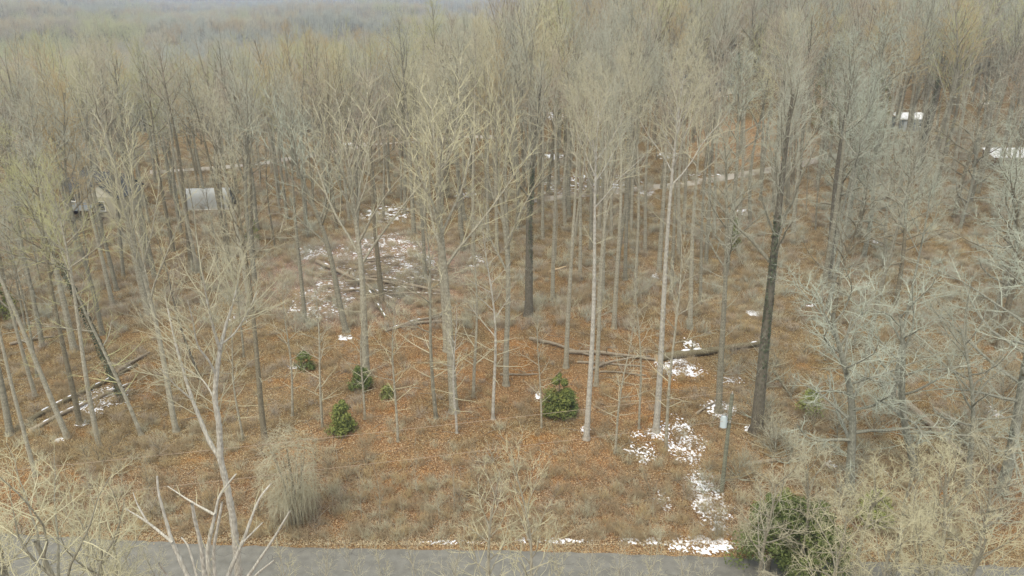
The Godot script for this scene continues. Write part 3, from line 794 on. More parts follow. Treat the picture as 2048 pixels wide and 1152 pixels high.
		if u > 0.26 and d < 120.0:
			kind = ["spread0", "spread1", "spread2", "tall1", "tall3", "spread0", "slim2"][r.randi() % 7]
			h *= 0.72 if kind.begins_with("spread") else 0.9
			tint = ["lichen", "grey", "lichen"][r.randi() % 3]
			bark_name = ["lichen_bark", "grey_bark", "brown_bark"][r.randi() % 3]
			label = "in the thicket beside the largest ivy-clad tree"
			thicket = true
			group = "grey trees in the thicket beside the ivy-clad tree"
		elif u < -0.24 and d < 150.0:
			label = "around the arched carport"
			group = "bare trees around the arched carport"
		elif d > 150.0 and u > 0.05:
			label = "around the tan field"
			group = "bare trees around the tan field"
		elif d > 150.0:
			label = "beyond the gravel lane"
			group = "bare trees beyond the gravel lane"
		var shape: String = {"tall": "narrow-crowned", "vase": "fan-crowned", "spread": "crooked spreading", "slim": "slim young"}[kind.rstrip("0123456789")]
		var twig_word: String = {"olive": "olive", "beige": "beige", "grey": "grey", "pink": "pinkish-brown", "rust": "rusty", "straw": "straw-coloured", "lichen": "lichened grey-green"}[tint]
		var bark_word: String = {"pale_bark": "pale-barked", "grey_bark": "grey-barked", "brown_bark": "brown-barked", "lichen_bark": "lichen-barked"}[bark_name]
		label = "%s %s tree with %s twigs %s" % [bark_word, shape, twig_word, label]
		var fat := r.randf_range(0.8, 1.25) * (1.25 if kind.begins_with("slim") else 1.0)
		if kind.begins_with("slim"): h = r.randf_range(10.0, 18.0)
		var turn := r.randf() * TAU
		var lean := Vector2(r.randfn(0.0, 0.045), r.randfn(0.0, 0.04))
		if made < 285:
			made += 1
			plant("lichened_tree" if thicket else "bare_tree", kind, on_ground(x, d), h, fat, turn, lean, bark_name, tint, label, "tree", group)
		else:
			var s: float = h / NOMINAL[kind.rstrip("0123456789")]
			var key := kind + "|" + tint + "|" + bark_name
			if not far.has(key): far[key] = []
			far[key].append(Transform3D(Basis(Vector3(0, 0, 1), -lean.x) * Basis(Vector3.UP, turn) * Basis.from_scale(Vector3(s * fat, s, s * fat)), on_ground(x, d)))
	var wood := thing("bare_wood", Vector3.ZERO, "mass of bare tree crowns in the wood far behind the houses", "wood")
	tag(wood, "", "", "", "stuff")
	for key in far:
		var kt: PackedStringArray = key.split("|")
		copies("trunks", protos[kt[0]][0], far[key], wood, mats[kt[2]])
		copies("limbs", protos[kt[0]][1], far[key], wood, mats[kt[2]])
		copies("crowns", protos[kt[0]][2], far[key], wood, mats["twig_" + kt[1]])
	print("single trees ", made, " further trees ", rest.size() - made)

func copies(called: String, mesh: Mesh, where: Array, parent: Node, mat: Material = null, colors := PackedColorArray()) -> MultiMeshInstance3D:
	var mm := MultiMesh.new()
	mm.transform_format = MultiMesh.TRANSFORM_3D
	mm.use_colors = colors.size() > 0
	mm.mesh = mesh
	mm.instance_count = where.size()
	for k in where.size():
		mm.set_instance_transform(k, where[k])
		if colors.size(): mm.set_instance_color(k, colors[k])
	var o := MultiMeshInstance3D.new()
	o.name = called
	o.multimesh = mm
	if mat: o.material_override = mat
	parent.add_child(o, true)
	return o

func far_forest() -> void:
	var r := RandomNumberGenerator.new()
	r.seed = 5
	var far := {}
	for k in 46000:
		var d := 250.0 * pow(8.0, r.randf())
		var x := r.randf_range(-0.75, 0.75 if d < 500.0 else 0.2) * d
		if x / d > -0.02 and d > 510.0: continue
		if r.randf() > 0.35 + 0.65 * smoothstep(250.0, 800.0, d): continue
		var h := r.randf_range(15.0, 23.0)
		if x / d > 0.0 and d < 500.0: h = r.randf_range(20.0, 29.0)
		var where := 1.5 * noise.get_noise_2d(x / 150.0, d / 150.0)
		var tint: String = ["olive", "pink", "beige", "rust", "grey"][clampi(int((where + 0.5 + r.randf_range(-0.12, 0.12)) * 5.0), 0, 4)]
		var key := "far%d|%s" % [r.randi() % 3, tint]
		if not far.has(key): far[key] = []
		var s := h / 28.0
		far[key].append(Transform3D(Basis(Vector3.UP, r.randf() * TAU) * Basis.from_scale(Vector3(s * 1.7, s, s * 1.7)), on_ground(x, d)))
	var wood := thing("distant_forest", Vector3.ZERO, "hazy grey forest covering the far hills and valley", "forest")
	tag(wood, "", "", "", "stuff")
	for key in far:
		var kt: PackedStringArray = key.split("|")
		copies("trunks", protos[kt[0]][0], far[key], wood, mats["brown_bark"])
		copies("crowns", protos[kt[0]][2], far[key], wood, mats["twig_" + kt[1]])

# ---------------------------------------------------------------- evergreens and low growth
func evergreen_mesh(h: float, w: float, count: int, dark: Color, light: Color, round_top: float) -> ArrayMesh:
	var b := Buf.new()
	var lumps := []
	for k in 44:
		var y := rng.randf_range(0.08, 0.97)
		var reach := w * pow(1.0 - y, round_top) * 0.5
		var a := k * 2.4
		lumps.append([Vector3(cos(a) * reach * 0.72, y * h, sin(a) * reach * 0.72) * Vector3(rng.randf_range(0.7, 1.5), 1, rng.randf_range(0.7, 1.5)), (0.18 + reach * 0.30) * rng.randf_range(0.55, 1.35), rng.randf()])
	for k in int(count * 0.95):
		var l: Array = lumps[k % lumps.size()]
		var o := Vector3(rng.randfn(), rng.randfn() * 0.75, rng.randfn())
		o = o.normalized() * pow(rng.randf(), 0.4) * (1.0 if rng.randf() < 0.9 else rng.randf_range(1.0, 1.5))
		var p: Vector3 = l[0] + o * l[1]
		if p.y < 0.05: continue
		# every spray has a tone of its own, by chance
		var col: Color = dark.lerp(light, rng.randf())
		leaf_card(b, p, (o + Vector3(0, 0.5, 0) + Vector3(rng.randf_range(-.6, .6), rng.randf_range(-.4, .6), rng.randf_range(-.6, .6))).normalized(), rng.randf_range(0.05, 0.105), col, 1.4)
	return b.mesh(mats["leaf"])

func evergreen(called: String, x: float, d: float, h: float, w: float, count: int, dark: Color, light: Color, top: float, label: String, group := "") -> void:
	var t := thing(called, on_ground(x, d), label, "shrub" if h < 7.0 else "tree", group)
	var b := Buf.new()
	var twigs := Buf.new()
	tube(b, PackedVector3Array([Vector3(0, -0.3, 0), Vector3(0.05, h * 0.4, 0.03), Vector3(0, h * 0.93, 0)]), PackedFloat32Array([h * 0.022 + 0.02, h * 0.015 + 0.01, 0.01]), 7)
	for k in 30:
		var y := rng.randf_range(0.08, 0.9)
		var a := k * 2.4
		var reach := w * 0.5 * pow(1.0 - y, top)
		tube(twigs, PackedVector3Array([Vector3(0, y * h, 0), Vector3(cos(a) * reach * 0.5, y * h + 0.1, sin(a) * reach * 0.5), Vector3(cos(a) * reach, y * h, sin(a) * reach)]), PackedFloat32Array([0.025, 0.014, 0.0]), 3)
	part("trunk", b.mesh(mats["brown_bark"]), t)
	part("limbs", twigs.mesh(mats["brown_bark"]), t)
	part("foliage", evergreen_mesh(h, w, count, dark, light, top), t)

func shrubs() -> void:
	var dark := Color(0.07, 0.092, 0.03)
	var mid := Color(0.19, 0.225, 0.075)
	var light := Color(0.27, 0.29, 0.085)
	var yellow := Color(0.26, 0.26, 0.09)
	evergreen("evergreen_shrub", 4.08, 61.46, 3.9, 3.1, 6500, dark, light, 0.55, "round-topped dark green evergreen shrub on the orange leaf floor")
	evergreen("evergreen_shrub", 4.86, 61.29, 2.4, 2.0, 3000, dark, mid, 0.60, "low green evergreen nestled against the round-topped evergreen shrub")
	evergreen("evergreen_shrub", -14.08, 57.93, 3.0, 2.1, 4500, dark, light, 0.60, "bright green pointed evergreen shrub among thin stems")
	evergreen("evergreen_shrub", -13.96, 65.53, 2.2, 2.4, 2600, dark, mid, 0.50, "low spreading green shrub at the foot of a pale tree")
	evergreen("evergreen_shrub", -20.08, 69.45, 1.8, 2.0, 1500, dark, mid, 0.50, "low dull green shrub with a snow spot before the clearing")
	evergreen("evergreen_shrub", -11.28, 63.98, 1.2, 1.3, 900, mid, yellow, 0.50, "small yellow-green bush on the orange leaf floor")
	evergreen("evergreen_shrub", 30.35, 104.06, 4.5, 1.8, 2200, dark, light, 0.60, "thin upright green shrub behind the leaf floor")
	evergreen("evergreen_shrub", -56.07, 80.92, 4.5, 3.5, 3000, dark, light, 0.60, "green shrub at the edge of the wood behind the fallen logs")
	evergreen("evergreen_shrub", 25.87, 60.96, 2.6, 2.6, 1500, mid, light, 0.60, "dull green shrub within the lichened thicket")
	evergreen("evergreen_shrub", 16.47, 41.59, 5.6, 4.4, 9000, dark, mid, 0.45, "large dark evergreen overhanging the end of the road")
	evergreen("evergreen_shrub", 18.89, 42.55, 4.8, 4.6, 8000, dark, mid, 0.45, "broad green shrub behind the large roadside evergreen")
	evergreen("evergreen_shrub", 18.55, 45.65, 3.2, 3.0, 3000, dark, light, 0.50, "lighter green shrub above the roadside evergreens")
	evergreen("evergreen_shrub", 25.19, 46.19, 2.8, 2.6, 2200, mid, light, 0.50, "green shrub below the stout lichened tree")
	evergreen("evergreen_shrub", 19.36, 40.53, 5.0, 4.5, 7000, dark, mid, 0.50, "dark evergreen beside the road behind bare roadside crowns")
	evergreen("evergreen_tree", 67.48, 175.17, 14.0, 8.0, 5000, dark, mid, 0.60, "dark evergreen tree at the end of the tan field")
	evergreen("evergreen_tree", 69.92, 167.20, 15.0, 9.0, 5500, dark, mid, 0.60, "dense dark evergreen tree before the grey shed")
	evergreen("evergreen_tree", 77.53, 171.73, 13.0, 8.0, 4500, dark, light, 0.60, "yellowish evergreen tree beside the grey shed")
	evergreen("evergreen_tree", 44.67, 255.08, 12.0, 7.0, 4500, dark, mid, 0.60, "dark evergreen tree behind the long low house")
	evergreen("evergreen_tree", 52.63, 256.06, 11.0, 6.0, 4000, dark, mid, 0.60, "evergreen tree touching the roof of the long low house")
	evergreen("evergreen_tree", 66.32, 237.24, 10.0, 7.0, 4000, dark, mid, 0.60, "evergreen tree past the porch of the long low house")
	evergreen("evergreen_shrub", 41.33, 192.03, 6.0, 5.0, 2600, mid, yellow, 0.50, "yellow-green bushy tree in front of the long low house")
	evergreen("evergreen_shrub", -36.95, 108.40, 3.5, 2.2, 1400, mid, yellow, 0.60, "olive green shrub below the arched carport")
	evergreen("evergreen_tree", -124.3, 300.0, 17, 14, 5000, dark, mid, 0.6, "dark evergreen standing above the bare crowns before the hazy hills", "evergreens before the hazy hills")
	evergreen("evergreen_tree", -122.6, 305.0, 16, 13, 5000, dark, mid, 0.6, "dark evergreen standing above the bare crowns before the hazy hills", "evergreens before the hazy hills")
	evergreen("evergreen_tree", -120.7, 310.0, 16, 14, 5000, dark, mid, 0.6, "dark evergreen standing above the bare crowns before the hazy hills", "evergreens before the hazy hills")
	evergreen("evergreen_tree", -153.2, 330.0, 17, 7, 5000, dark, mid, 0.6, "lone narrow evergreen before the hazy hills")
	# a small tree smothered in fine grey vines, rounded like a dome
	vine_dome()
	# saplings and brush seen singly
	var table := [
		[0.71, 34.00, 14.61, 1.00, "sapling0", 0.000, "straw", "sapling", "tall pale straight sapling standing by itself before the road", ""],
		[-1.02, 33.50, 13.87, 1.20, "sapling1", 0.000, "straw", "sapling", "branchy pale sapling with long low limbs before the road", ""],
		[-11.71, 33.30, 9.47, 0.90, "sapling0", 0.000, "straw", "sapling", "young bare sapling growing along the near side of the road", "saplings along the near side of the road"],
		[-9.94, 34.00, 8.46, 0.90, "sapling1", 0.000, "beige", "sapling", "young bare sapling growing along the near side of the road", "saplings along the near side of the road"],
		[-7.95, 32.70, 9.33, 0.90, "sapling2", 0.000, "beige", "sapling", "young bare sapling growing along the near side of the road", "saplings along the near side of the road"],
		[-6.97, 34.60, 7.67, 0.90, "sapling0", 0.000, "straw", "sapling", "young bare sapling growing along the near side of the road", "saplings along the near side of the road"],
		[-4.91, 33.30, 9.16, 0.90, "sapling1", 0.000, "beige", "sapling", "young bare sapling growing along the near side of the road", "saplings along the near side of the road"],
		[-3.00, 33.30, 9.77, 0.90, "sapling2", 0.000, "beige", "sapling", "young bare sapling growing along the near side of the road", "saplings along the near side of the road"],
		[2.47, 34.00, 8.93, 0.90, "sapling0", 0.000, "straw", "sapling", "young bare sapling growing along the near side of the road", "saplings along the near side of the road"],
		[4.22, 33.30, 8.70, 0.90, "sapling1", 0.000, "beige", "sapling", "young bare sapling growing along the near side of the road", "saplings along the near side of the road"],
		[5.65, 32.70, 9.02, 0.90, "sapling2", 0.000, "beige", "sapling", "young bare sapling growing along the near side of the road", "saplings along the near side of the road"],
		[7.22, 33.30, 9.47, 0.90, "sapling0", 0.000, "straw", "sapling", "young bare sapling growing along the near side of the road", "saplings along the near side of the road"],
		[9.27, 34.60, 7.67, 0.90, "sapling1", 0.000, "beige", "sapling", "young bare sapling growing along the near side of the road", "saplings along the near side of the road"],
		[10.11, 33.30, 8.24, 0.90, "sapling2", 0.000, "beige", "sapling", "young bare sapling growing along the near side of the road", "saplings along the near side of the road"],
		[-18.38, 33.30, 8.85, 0.90, "sapling0", 0.000, "straw", "sapling", "young bare sapling growing along the near side of the road", "saplings along the near side of the road"],
		[-19.19, 32.70, 9.93, 0.90, "sapling1", 0.000, "beige", "sapling", "young bare sapling growing along the near side of the road", "saplings along the near side of the road"],
		[-21.72, 33.30, 11.26, 0.90, "sapling2", 0.000, "beige", "sapling", "young bare sapling growing along the near side of the road", "saplings along the near side of the road"],
		[-19.95, 32.10, 10.97, 0.90, "sapling0", 0.000, "straw", "sapling", "young bare sapling growing along the near side of the road", "saplings along the near side of the road"],
		[-10.63, 46.90, 4.22, 0.90, "sapling1", 0.000, "beige", "sapling", "slim bare sapling growing on the brown bank above the road", "saplings on the bank"],
		[-9.22, 46.30, 5.01, 0.90, "sapling2", 0.000, "brush", "sapling", "slim bare sapling growing on the brown bank above the road", "saplings on the bank"],
		[-7.81, 46.90, 2.19, 0.90, "sapling0", 0.000, "straw", "sapling", "slim bare sapling growing on the brown bank above the road", "saplings on the bank"],
		[-5.16, 46.90, 3.21, 0.90, "sapling1", 0.000, "beige", "sapling", "slim bare sapling growing on the brown bank above the road", "saplings on the bank"],
		[-4.13, 47.50, 4.64, 0.90, "sapling2", 0.000, "brush", "sapling", "slim bare sapling growing on the brown bank above the road", "saplings on the bank"],
		[4.34, 46.30, 2.61, 0.90, "sapling0", 0.000, "straw", "sapling", "slim bare sapling growing on the brown bank above the road", "saplings on the bank"],
		[5.29, 46.90, 1.57, 0.90, "sapling1", 0.000, "beige", "sapling", "slim bare sapling growing on the brown bank above the road", "saplings on the bank"],
		[-12.92, 48.20, 2.75, 0.90, "sapling2", 0.000, "brush", "sapling", "slim bare sapling growing on the brown bank above the road", "saplings on the bank"],
		[-29.71, 47.50, 5.04, 0.90, "sapling0", 0.000, "straw", "sapling", "slim bare sapling growing on the brown bank above the road", "saplings on the bank"],
		[-27.12, 46.90, 4.42, 0.90, "sapling1", 0.000, "beige", "sapling", "slim bare sapling growing on the brown bank above the road", "saplings on the bank"],
		[-32.79, 48.80, 4.43, 0.90, "sapling2", 0.000, "brush", "sapling", "slim bare sapling growing on the brown bank above the road", "saplings on the bank"],
		[-34.05, 48.20, 3.58, 0.90, "sapling0", 0.000, "straw", "sapling", "slim bare sapling growing on the brown bank above the road", "saplings on the bank"],
		[-27.19, 50.60, 3.27, 0.90, "sapling1", 0.000, "beige", "sapling", "slim bare sapling growing on the brown bank above the road", "saplings on the bank"],
		[9.91, 46.90, 3.21, 0.90, "sapling2", 0.000, "brush", "sapling", "slim bare sapling growing on the brown bank above the road", "saplings on the bank"],
		[11.20, 47.50, 1.14, 0.90, "sapling0", 0.000, "straw", "sapling", "slim bare sapling growing on the brown bank above the road", "saplings on the bank"],
		[-6.98, 49.40, 3.83, 0.90, "sapling1", 0.000, "beige", "sapling", "slim bare sapling growing on the brown bank above the road", "saplings on the bank"],
		[-17.68, 47.50, 2.81, 0.90, "sapling2", 0.000, "brush", "sapling", "slim bare sapling growing on the brown bank above the road", "saplings on the bank"],
		[-17.23, 24.70, 19.94, 0.95, "spread0", 0.000, "straw", "roadside_tree", "pale blurred bare crown rising where the road bends", "pale crowns at the road bend"],
		[-17.65, 27.20, 16.09, 0.95, "spread2", 0.000, "straw", "roadside_tree", "pale blurred bare crown rising where the road bends", "pale crowns at the road bend"],
		[-22.92, 29.60, 15.45, 0.95, "spread1", 0.000, "straw", "roadside_tree", "pale blurred bare crown rising where the road bends", "pale crowns at the road bend"],
		[14.89, 38.30, 11.33, 0.95, "spread1", 0.000, "beige", "roadside_tree", "tan bare tree with crooked spreading twigs beside the evergreens at the road", "tan spreading trees beside the roadside evergreens"],
		[18.09, 40.80, 10.80, 0.95, "spread0", 0.000, "beige", "roadside_tree", "tan bare tree with crooked spreading twigs beside the evergreens at the road", "tan spreading trees beside the roadside evergreens"],
		[20.45, 38.30, 11.33, 0.95, "spread2", 0.000, "straw", "roadside_tree", "tan bare tree with crooked spreading twigs beside the evergreens at the road", "tan spreading trees beside the roadside evergreens"],
		[24.20, 40.80, 11.13, 0.95, "spread1", 0.000, "straw", "roadside_tree", "tan bare tree with crooked spreading twigs beside the evergreens at the road", "tan spreading trees beside the roadside evergreens"],
		[24.26, 37.10, 12.69, 0.95, "spread0", 0.000, "straw", "roadside_tree", "tan bare tree with crooked spreading twigs beside the evergreens at the road", "tan spreading trees beside the roadside evergreens"],
		[29.03, 40.80, 11.80, 0.95, "spread2", 0.000, "beige", "roadside_tree", "tan bare tree with crooked spreading twigs beside the evergreens at the road", "tan spreading trees beside the roadside evergreens"],
		[17.27, 34.60, 11.55, 0.95, "spread0", 0.000, "straw", "roadside_tree", "tan bare tree with crooked spreading twigs beside the evergreens at the road", "tan spreading trees beside the roadside evergreens"],
		[21.11, 33.30, 12.14, 0.95, "spread2", 0.000, "straw", "roadside_tree", "tan bare tree with crooked spreading twigs beside the evergreens at the road", "tan spreading trees beside the roadside evergreens"],
		[23.26, 32.10, 12.68, 0.95, "spread1", 0.000, "straw", "roadside_tree", "tan bare tree with crooked spreading twigs beside the evergreens at the road", "tan spreading trees beside the roadside evergreens"],
		[18.40, 32.10, 11.83, 0.95, "spread1", 0.000, "straw", "roadside_tree", "tan bare tree with crooked spreading twigs beside the evergreens at the road", "tan spreading trees beside the roadside evergreens"],
	]
	for a in table:
		plant(a[7], a[4], on_ground(a[0], a[1]), a[2], a[3], rng.randf() * TAU, Vector2(a[5], 0.0), "grey_bark" if a[7] == "roadside_tree" else "pale_bark", a[6], a[8], "tree", a[9])
	var r := RandomNumberGenerator.new()
	r.seed = 31
	for k in 46:
		var d := r.randf_range(45.0, 55.0)
		var x := r.randf_range(-38.0, 19.0)
		plant("brush_shrub", "shrub%d" % (k % 3), on_ground(x, d), r.randf_range(1.4, 3.2), r.randf_range(0.8, 1.2), r.randf() * TAU, Vector2.ZERO, "brown_bark", ["brush", "pink", "rust"][k % 3], "leafless twiggy shrub on the brown bank above the road", "shrub", "leafless shrubs on the bank")
	for k in 90:
		var d := r.randf_range(44.0, 75.0)
		var x := r.randf_range(0.24, 0.70) * d + 2.0
		plant("thicket_shrub", "shrub%d" % (k % 3), on_ground(x, d), r.randf_range(1.8, 4.0), r.randf_range(0.8, 1.2), r.randf() * TAU, Vector2.ZERO, "grey_bark", ["grey", "beige", "lichen"][k % 3], "leafless greyish shrub under the lichened trees of the thicket", "shrub", "leafless shrubs of the thicket")

func vine_dome() -> void:
	var t := thing("vine_covered_tree", on_ground(-15.09, 46.19), "small tree smothered by a dome of fine grey vines above the road", "tree")
	var trunk := Buf.new()
	tube(trunk, PackedVector3Array([Vector3(0, -0.4, 0), Vector3(0.1, 3, 0), Vector3(0, 6.2, 0.1)]), PackedFloat32Array([0.13, 0.1, 0.04]), 8)
	part("trunk", trunk.mesh(mats["brown_bark"]), t)
	var b := Buf.new()
	for k in 1900:
		var o := Vector3(rng.randfn(), rng.randfn(), rng.randfn()).normalized()
		var lump := 1.0 + 0.5 * noise.get_noise_3d(o.x * 1.6, o.y * 1.6, o.z * 1.6)
		o *= lump * lerpf(0.55, 1.0, sqrt(rng.randf()))
		var p := Vector3(o.x * 2.0, 4.6 + o.y * 3.1, o.z * 2.0)
		var pts := PackedVector3Array([p])
		var long := rng.randf_range(0.35, 1.5)
		var dir := Vector3(rng.randf_range(-1, 1), rng.randf_range(-0.5, 0.6), rng.randf_range(-1, 1)) + o * 0.3
		for j in 3:
			dir += Vector3(rng.randf_range(-.6, .6), -0.3, rng.randf_range(-.6, .6))
			p += dir.normalized() * long / 3.0
			pts.append(p)
		tube(b, pts, PackedFloat32Array([0.008, 0.008, 0.007, 0.0]), 3)
	for k in 7:
		var a := k * 2.4
		var foot := Vector3(cos(a), 0, sin(a)) * rng.randf_range(0.1, 0.5)
		var head := Vector3(cos(a), 0, sin(a)) * rng.randf_range(0.6, 1.6) + Vector3(0, rng.randf_range(4.5, 7.2), 0)
		var stem := Buf.new()
		tube(stem, PackedVector3Array([foot - Vector3(0, 0.3, 0), foot.lerp(head, 0.45) + Vector3(rng.randf_range(-.3, .3), 0.3, rng.randf_range(-.3, .3)), head]), PackedFloat32Array([0.06, 0.04, 0.012]), 6)
		part("stem", stem.mesh(mats["grey_bark"]), t)
	for k in 350:
		var a := rng.randf() * TAU
		var reach := 1.7 * sqrt(rng.randf())
		var p := Vector3(cos(a) * reach, rng.randf_range(2.0, 4.0), sin(a) * reach)
		tube(b, PackedVector3Array([p, p + Vector3(rng.randf_range(-.2, .2), -p.y * 0.5, rng.randf_range(-.2, .2)), Vector3(p.x, 0.0, p.z)]), PackedFloat32Array([0.008, 0.008, 0.0]), 3)
	part("vines", b.mesh(mats["twig_beige"]), t)

# ---------------------------------------------------------------- pole and wires
func utility() -> void:
	for k in 2:
		var at: Vector3 = on_ground(15.57, 49.99) if k == 0 else on_ground(-60.0, 34.8)
		var t := thing("utility_pole", at, "greenish wooden utility pole carrying a pale transformer can" if k == 0 else "wooden utility pole at the bend of the road holding two wires", "pole")
		var b := Buf.new()
		tube(b, PackedVector3Array([Vector3(0, -0.5, 0), Vector3(0, 4, 0), Vector3(0, 8.2, 0), Vector3(0, 8.21, 0)]), PackedFloat32Array([0.16, 0.14, 0.12, 0.0]), 12)
		part("pole", b.mesh(mats["treated_wood"]), t)
		var pin := CylinderMesh.new()
		pin.top_radius = 0.03; pin.bottom_radius = 0.045; pin.height = 0.2; pin.radial_segments = 8
		part("insulator", pin, t, mats["ceramic"]).position = Vector3(0, 8.3, 0)
		part("insulator", pin, t, mats["ceramic"]).position = Vector3(0, 6.1, 0.19)
		if k == 0:
			var can := Buf.new()
			tube(can, PackedVector3Array([Vector3(0, 0, 0), Vector3(0, 0.01, 0), Vector3(0, 0.75, 0), Vector3(0, 0.85, 0), Vector3(0, 0.86, 0)]), PackedFloat32Array([0.01, 0.25, 0.25, 0.2, 0.0]), 16)
			var c := part("transformer", can.mesh(mats["transformer_paint"]), t)
			c.position = Vector3(-0.42, 5.6, 0.08)
			var bush := part("bushing", pin, c, mats["ceramic"])
			bush.position = Vector3(0, 0.94, 0)
			box_part("bracket", t, Vector3(0.24, 0.08, 0.08), Vector3(-0.22, 6.0, 0.06), mats["grey_metal"])
	for k in 2:
		var a: Vector3 = on_ground(15.57, 49.99) + Vector3(0, 8.38 if k == 0 else 6.2, 0.0 if k == 0 else 0.19)
		var z: Vector3 = on_ground(-60.0, 34.8) + Vector3(0, 8.38 if k == 0 else 6.2, 0.0 if k == 0 else 0.19)
		var pts := PackedVector3Array()
		var rad := PackedFloat32Array()
		for j in 41:
			var s := j / 40.0
			pts.append(a.lerp(z, s) - Vector3(0, 1.6 * s * (1.0 - s), 0))
			rad.append(0.011)
		var b := Buf.new()
		tube(b, pts, rad, 5)
		var o := part("power_line", b.mesh(mats["wire"]), self)
		if k: o.name = "power_line_001"
		tag(o, "thin upper wire strung from the top of the transformer pole" if k == 0 else "thin lower wire strung at transformer height from the pole", "wire")

# ---------------------------------------------------------------- fallen logs
func log_thing(a: Vector2, z: Vector2, r: float, mat_name: String, label: String, group: String, snowy: bool, lift: float) -> void:
	var n := 9
	var mid := (a + z) / 2.0
	var t := thing("fallen_log", on_ground(mid.x, mid.y), label, "log", group)
	var pts := PackedVector3Array()
	var rad := PackedFloat32Array()
	var side := (z - a).orthogonal().normalized()
	var bend := rng.randf_range(-0.02, 0.02) * (z - a).length()
	for k in n + 1:
		var s := float(k) / n
		var q := a.lerp(z, s) + side * (bend * sin(s * PI) + 0.08 * r * sin(s * 11.0))
		pts.append(on_ground(q.x, q.y, r * 0.8 + lift * sin(s * PI) + 0.1 * r * sin(s * 7.0)) - t.position)
		rad.append(r * lerpf(1.05, 0.6, s) * rng.randf_range(0.93, 1.07))
	var b := Buf.new()
	tube(b, pts, rad, 9)
	part("bole", b.mesh(mats[mat_name]), t)
	for e in 2:
		var cap := CylinderMesh.new()
		cap.top_radius = rad[0 if e == 0 else n] * 0.98
		cap.bottom_radius = cap.top_radius
		cap.height = 0.04
		cap.radial_segments = 9
		var c := part("cut_end", cap, t, mats["cut_wood"])
		var dir := (pts[0] - pts[1] if e == 0 else pts[n] - pts[n - 1]).normalized()
		c.position = pts[0 if e == 0 else n]
		c.basis = Basis(Quaternion(Vector3.UP, dir))
	for k in 3:
		var s := rng.randi_range(2, n - 1)
		var stub := Buf.new()
		var dir := Vector3(rng.randf_range(-1, 1), rng.randf_range(0.2, 1.0), rng.randf_range(-1, 1)).normalized()
		var l := rng.randf_range(0.3, 1.5)
		tube(stub, PackedVector3Array([pts[s], pts[s] + dir * l * 0.5, pts[s] + dir * l + Vector3(rng.randf_range(-.2, .2), 0.05, rng.randf_range(-.2, .2))]), PackedFloat32Array([rad[s] * 0.35, rad[s] * 0.25, 0.012]), 5)
		part("branch_stub", stub.mesh(mats[mat_name]), t)
	if snowy:
		var sn := Buf.new()
		var k := 1
		while k < n:
			if rng.randf() < 0.65:
				var q0 := pts[k] + Vector3(0, rad[k] * 0.86, 0)
				var q1 := pts[k].lerp(pts[k + 1], rng.randf_range(0.5, 1.0)) + Vector3(0, rad[k + 1] * 0.86, 0)
				tube(sn, PackedVector3Array([q0, q0.lerp(q1, 0.3), q0.lerp(q1, 0.7), q1]), PackedFloat32Array([0.01, rad[k] * 0.38, rad[k] * 0.34, 0.0]), 7)
			k += 1
		if sn.v.size(): part("snow_crust", sn.mesh(mats["snow"]), t)

